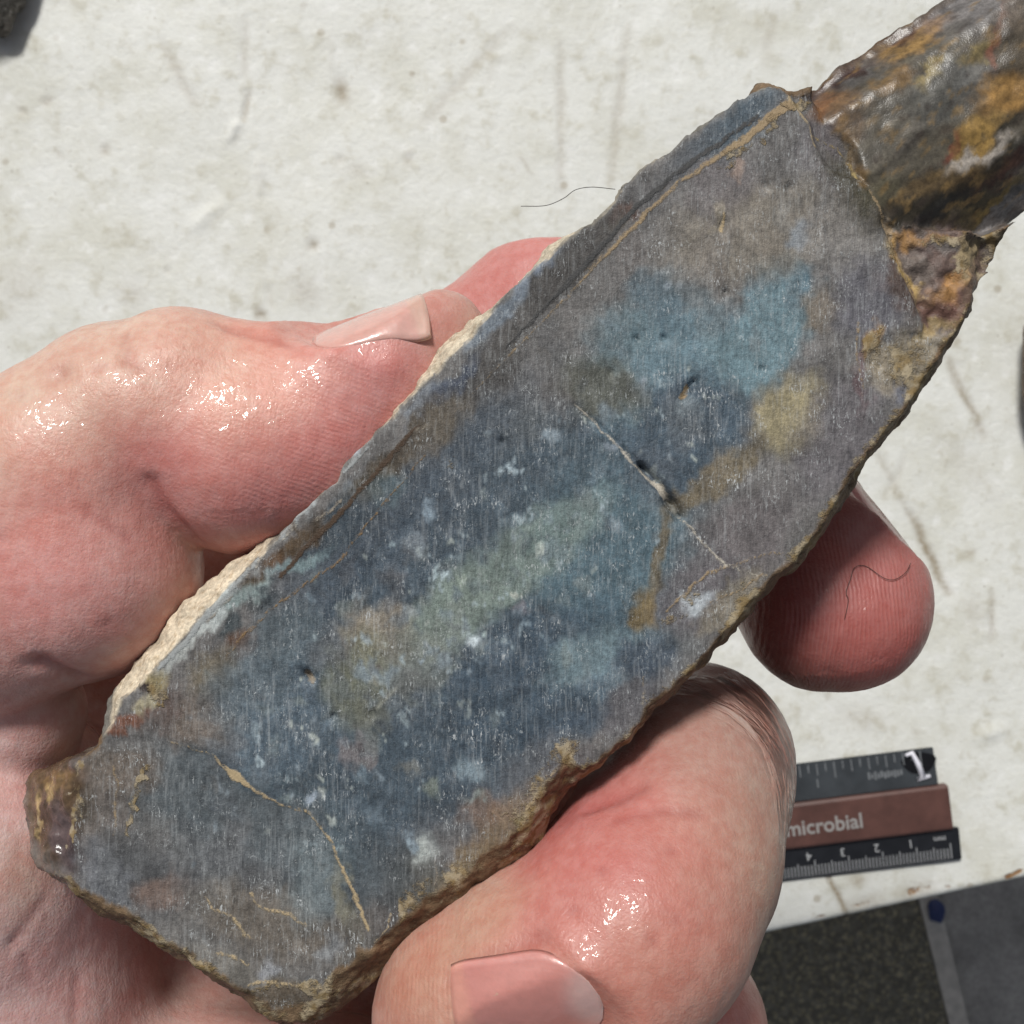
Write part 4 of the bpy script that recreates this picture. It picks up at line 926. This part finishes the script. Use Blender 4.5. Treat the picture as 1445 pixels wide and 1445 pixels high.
    for s in (((212, 182, 163), P(120, 600, 4), 13), ((212, 180, 160), P(250, 520, 2), 9), ((206, 170, 148), P(20, 640, 4), 12), ((212, 138, 128), P(60, 760, 4), 9),
              ((194, 122, 116), P(420, 620, 0), 12), ((192, 116, 112), P(340, 690, -2), 8), ((206, 134, 128), P(500, 540, -1), 8), ((218, 164, 142), P(330, 530, 1), 7), ((196, 120, 114), P(230, 680, 0), 5),
              ((206, 150, 140), P(180, 830, 2), 9), ((202, 136, 130), P(60, 860, 2), 8), ((204, 150, 140), P(30, 1010, -5), 8), ((222, 182, 174), P(40, 1200, -2), 16), ((226, 184, 178), P(80, 1380, -6), 20), ((198, 158, 136), P(70, 1270, -2), 6),  # palm tones lightened to offset the shadow falling there
              ((190, 122, 116), P(680, 390, -28), 18), ((194, 126, 120), P(770, 360, -28), 9), ((152, 94, 88), P(1180, 850, -13), 20), ((146, 74, 68), P(1130, 900, -15), 14), ((172, 102, 96), P(1230, 810, -14), 10), ((182, 96, 88), P(1240, 960, -14), 6),  # index fingertip darkened for the slab's shadow
              ((166, 138, 124), P(990, 1080, -8), 9), ((164, 134, 120), P(1050, 1160, -6), 10), ((182, 122, 112), P(900, 1190, 2), 9), ((186, 128, 112), P(960, 1280, 6), 9), ((176, 144, 126), P(1060, 1250, 0), 8), ((208, 122, 116), P(830, 1200, -2), 7), ((212, 130, 122), P(780, 1270, 3), 6),
              ((188, 148, 126), P(680, 1300, 2), 7), ((180, 126, 104), P(600, 1390, 2), 8), ((184, 108, 102), P(800, 1290, 6), 5), ((172, 92, 88), P(835, 1185, -3), 6), ((186, 112, 106), P(900, 1250, 6), 5), ((190, 116, 104), P(850, 1420, 8), 5), ((184, 128, 112), P(880, 1400, 8), 8), ((214, 140, 130), P(1030, 1430, -12), 9), ((150, 116, 102), P(1060, 1020, -18), 7)): tint_shade(*s)
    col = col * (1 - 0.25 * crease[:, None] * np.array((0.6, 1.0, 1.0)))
    for s in ((P(100, 600, 4), 13, 1.0), (P(20, 650, 4), 11, 1.0), (P(260, 560, 3), 10, 1.0), (P(400, 560, 2), 10, 0.95), (P(520, 500, 0), 8, 0.9), (P(60, 720, 4), 9, 0.8), (P(930, 1240, 8), 6, 1.0), (P(700, 1320, 5), 8, 1.0), (P(1205, 828, -12), 8, 1.0), (P(1180, 830, -13), 6, 0.7), (P(120, 1030, -22), 10, 0.9), (P(500, 1430, -20), 9, 0.9), (P(1100, 1150, -8), 4, 0.7), (P(850, 1330, 9), 7, 0.8)): water(*s)
    rc = v[:, 0].copy()                                     # coordinate across the friction ridges
    for q, r, al in ((P(1180, 880, -13), 12, 0.9), (P(1120, 900, -17), 9, 0.9), (P(430, 660, -2), 9, 0.5), (P(520, 600, -2), 6, 0.5), (P(610, 1400, 3), 7, 0.6)):
        ridge = np.maximum(ridge, al * np.exp(-(np.linalg.norm(v - q, axis=1) / r) ** 2))
    thumb_m = v[:, 0] < -5
    rc = np.where(thumb_m & (v[:, 1] > 0), v[:, 0] * 0.35 + v[:, 1] * 0.94, rc)
    kc = P(955, 1125, -8); kr = np.linalg.norm((v - kc)[:, :2], axis=1)          # bunched skin outside the bent middle joint
    km = (v[:, 1] < P(1000, 942, -20)[1]) * np.exp(-(np.linalg.norm(v - P(1066, 1012, -11), axis=1) / 6.8) ** 2) * sstep(8.6, 10.6, kr)
    km = np.maximum(km, 0.6 * np.exp(-(np.linalg.norm(v - P(1100, 1120, -9), axis=1) / 6.5) ** 2) * sstep(8.4, 9.6, kr))
    kth = np.arctan2(v[:, 1] - kc[1], v[:, 0] - kc[0])
    wrkc = np.stack([kr * 0.001, kth * 0.0013, 0 * kr], 1)      # along the wrinkles the pattern is stretched
    col = col * (1 - 0.35 * np.clip(km, 0, 1)[:, None] * np.array((0.8, 0.95, 1.0)))  # knuckle darkened: brown wrinkled skin plus shading put into the colour
    col = col * np.array((0.945, 1.035, 1.075))
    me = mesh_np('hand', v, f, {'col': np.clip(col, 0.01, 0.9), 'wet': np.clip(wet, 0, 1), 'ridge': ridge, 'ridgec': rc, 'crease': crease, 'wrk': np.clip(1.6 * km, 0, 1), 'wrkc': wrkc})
    return link('hand', me, SKIN), (v, f)
hand, hand_geo = build_hand()
tag(hand, 'wet pink left hand, palm up, gripping the sawn stone slab', 'hand')

from mathutils.bvhtree import BVHTree
hand_bvh = BVHTree.FromPolygons(hand_geo[0].tolist(), hand_geo[1].tolist())
def fingernail(center, axis, normal, length, width, R, tipcol, bedcol, label, thick=0.45, lunula=0.0, bow=0.03, lift=0.28):
    length *= 0.97; width *= 0.90
    a = np.array(axis, float); a /= np.linalg.norm(a)
    nn = np.array(normal, float); nn -= a * (nn @ a); nn /= np.linalg.norm(nn); b = np.cross(nn, a)
    ns, nt = 26, 22
    V, C = [], []; D = np.zeros((ns, nt))
    for layer in (0, 1):
        for i in range(ns):
            s = i / (ns - 1)
            wd = 0.5 * width * max(0.12, math.sqrt(max(0.0, 1 - max(0.0, 1 - s / 0.42) ** 2.4))) * (1 - 0.06 * max(0, (s - 0.85) / 0.15) ** 2)
            for j in range(nt):
                t = -1 + 2 * j / (nt - 1)
                th = t * wd / R
                ss = s - 0.06 * t * t * s
                p = center + a * ((ss - 0.5) * length) + b * (R * math.sin(th)) + nn * (R * (math.cos(th) - 1) - bow * length * (2 * s - 1) ** 2 - layer * thick)
                if layer == 0:
                    hit = hand_bvh.ray_cast(Vector(p + nn * 7), Vector(-nn), 14.0)[0]
                    d_ = float((np.array(hit) - p) @ nn) if hit is not None else -3.0
                    D[i, j] = max(d_, -3.0)
                V.append((p, i, j, layer))
                fr = sstep(0.84, 0.90, s + 0.05 * (1 - t * t) - 0.04); lu = lunula * sstep(0.30, 0.12, s + 0.12 * t * t)
                c = lin(bedcol) * (1 - fr) + lin(tipcol) * fr; c = c * (1 - lu) + lin((204, 174, 168)) * lu
                C.append(c)
    md = float(np.median(D)); D = np.clip(D, md - 1.1, md + 1.1); D0 = D.copy()
    for _ in range(6):                                        # the plate follows the bed but stays smooth
        E = np.pad(D, 1, mode='edge'); D = (E[:-2, 1:-1] + E[2:, 1:-1] + E[1:-1, :-2] + E[1:-1, 2:] + 2 * D) / 6
    E = np.maximum(D, D0)
    for _ in range(4):
        Q = np.pad(E, 1, mode='edge'); E = np.maximum((Q[:-2, 1:-1] + Q[2:, 1:-1] + Q[1:-1, :-2] + Q[1:-1, 2:] + 2 * E) / 6, D0)
    D = E
    prof = np.array([[lift - (lift - 0.06) * max(abs(-1 + 2 * j / (nt - 1)) ** 4, max(0, 1 - (i / (ns - 1)) / 0.15) ** 2) for j in range(nt)] for i in range(ns)])
    V = [p + nn * (D[i, j] + prof[i, j]) for p, i, j, layer in V]
    fs = []
    for layer in (0, 1):
        for i in range(ns - 1):
            for j in range(nt - 1):
                q = layer * ns * nt + i * nt + j; k = (q, q + nt, q + nt + 1, q + 1); fs.append(k if layer else k[::-1])
    N = ns * nt
    for i in range(ns - 1):
        for j in (0, nt - 1):
            q = i * nt + j; k = (q, q + nt, q + nt + N, q + N); fs.append(k if j == 0 else k[::-1])
    for j in range(nt - 1):
        for i in (0, ns - 1):
            q = i * nt + j; k = (q, q + 1, q + 1 + N, q + N); fs.append(k if i else k[::-1])
    o = link('fingernail', mesh_np('fingernail', np.array(V), np.array(fs), {'col': np.array(C)}), NAIL, hand)
    o['label'] = label
    return o
fingernail(*NAIL_BEDS[0], 7.0, (200, 164, 150), (202, 156, 146), 'thumbnail seen from the side')
fingernail(*NAIL_BEDS[1], 8.6, (200, 142, 128), (190, 130, 122), 'wide wet nail of the curled middle finger', lunula=0.75, lift=0.12)
fingernail(*NAIL_BEDS[2], 6.6, (226, 196, 186), (208, 140, 134), 'nail edge of the index finger', lift=0.7)

# ------------------------------------------------------------------ loose hairs
HAIR = mat_plain('dark_hair', (0.03, 0.022, 0.018), 0.4, 0.1)
def spline(pts, n=8):
    pts = [np.array(p, float) for p in pts]; q = [2 * pts[0] - pts[1]] + pts + [2 * pts[-1] - pts[-2]]; out = []
    for i in range(1, len(q) - 2):
        for k in range(n):
            t = k / n
            out.append(0.5 * (2 * q[i] + (q[i + 1] - q[i - 1]) * t + (2 * q[i - 1] - 5 * q[i] + 4 * q[i + 1] - q[i + 2]) * t * t + (-q[i - 1] + 3 * q[i] - 3 * q[i + 1] + q[i + 2]) * t ** 3))
    return out + [pts[-1]]
ho = tube('hair_strand', spline([P(735, 291, -4), P(770, 290, -3), P(795, 280, -2), P(812, 268, -1.5), P(835, 264, -1.5), P(868, 267, -3)]), 0.035, HAIR)
tag(ho, 'single fine hair sticking out over the bench from the slab edge', 'hair')
def on_hand(px, py):
    """point on the hand straight below the picture position, measured on the mesh"""
    v = hand_geo[0]
    q = np.stack([722.5 + v[:, 0] * PX / (CAM_H - v[:, 2]), 722.5 - v[:, 1] * PX / (CAM_H - v[:, 2])], 1)
    d = np.hypot(q[:, 0] - px, q[:, 1] - py); m = d < 9
    if not m.any(): m = d < d.min() + 3
    z = np.sort(v[m, 2])[-3:].mean()
    return P(px, py, z + 0.10)
ho = tube('hair_strand', spline([on_hand(*p) for p in ((1192, 874), (1197, 848), (1194, 836), (1200, 818), (1206, 801), (1222, 799), (1246, 815), (1262, 818), (1278, 808), (1285, 795))], 5), 0.035, HAIR)
tag(ho, 'curled dark hair stuck to the wet index fingertip', 'hair')
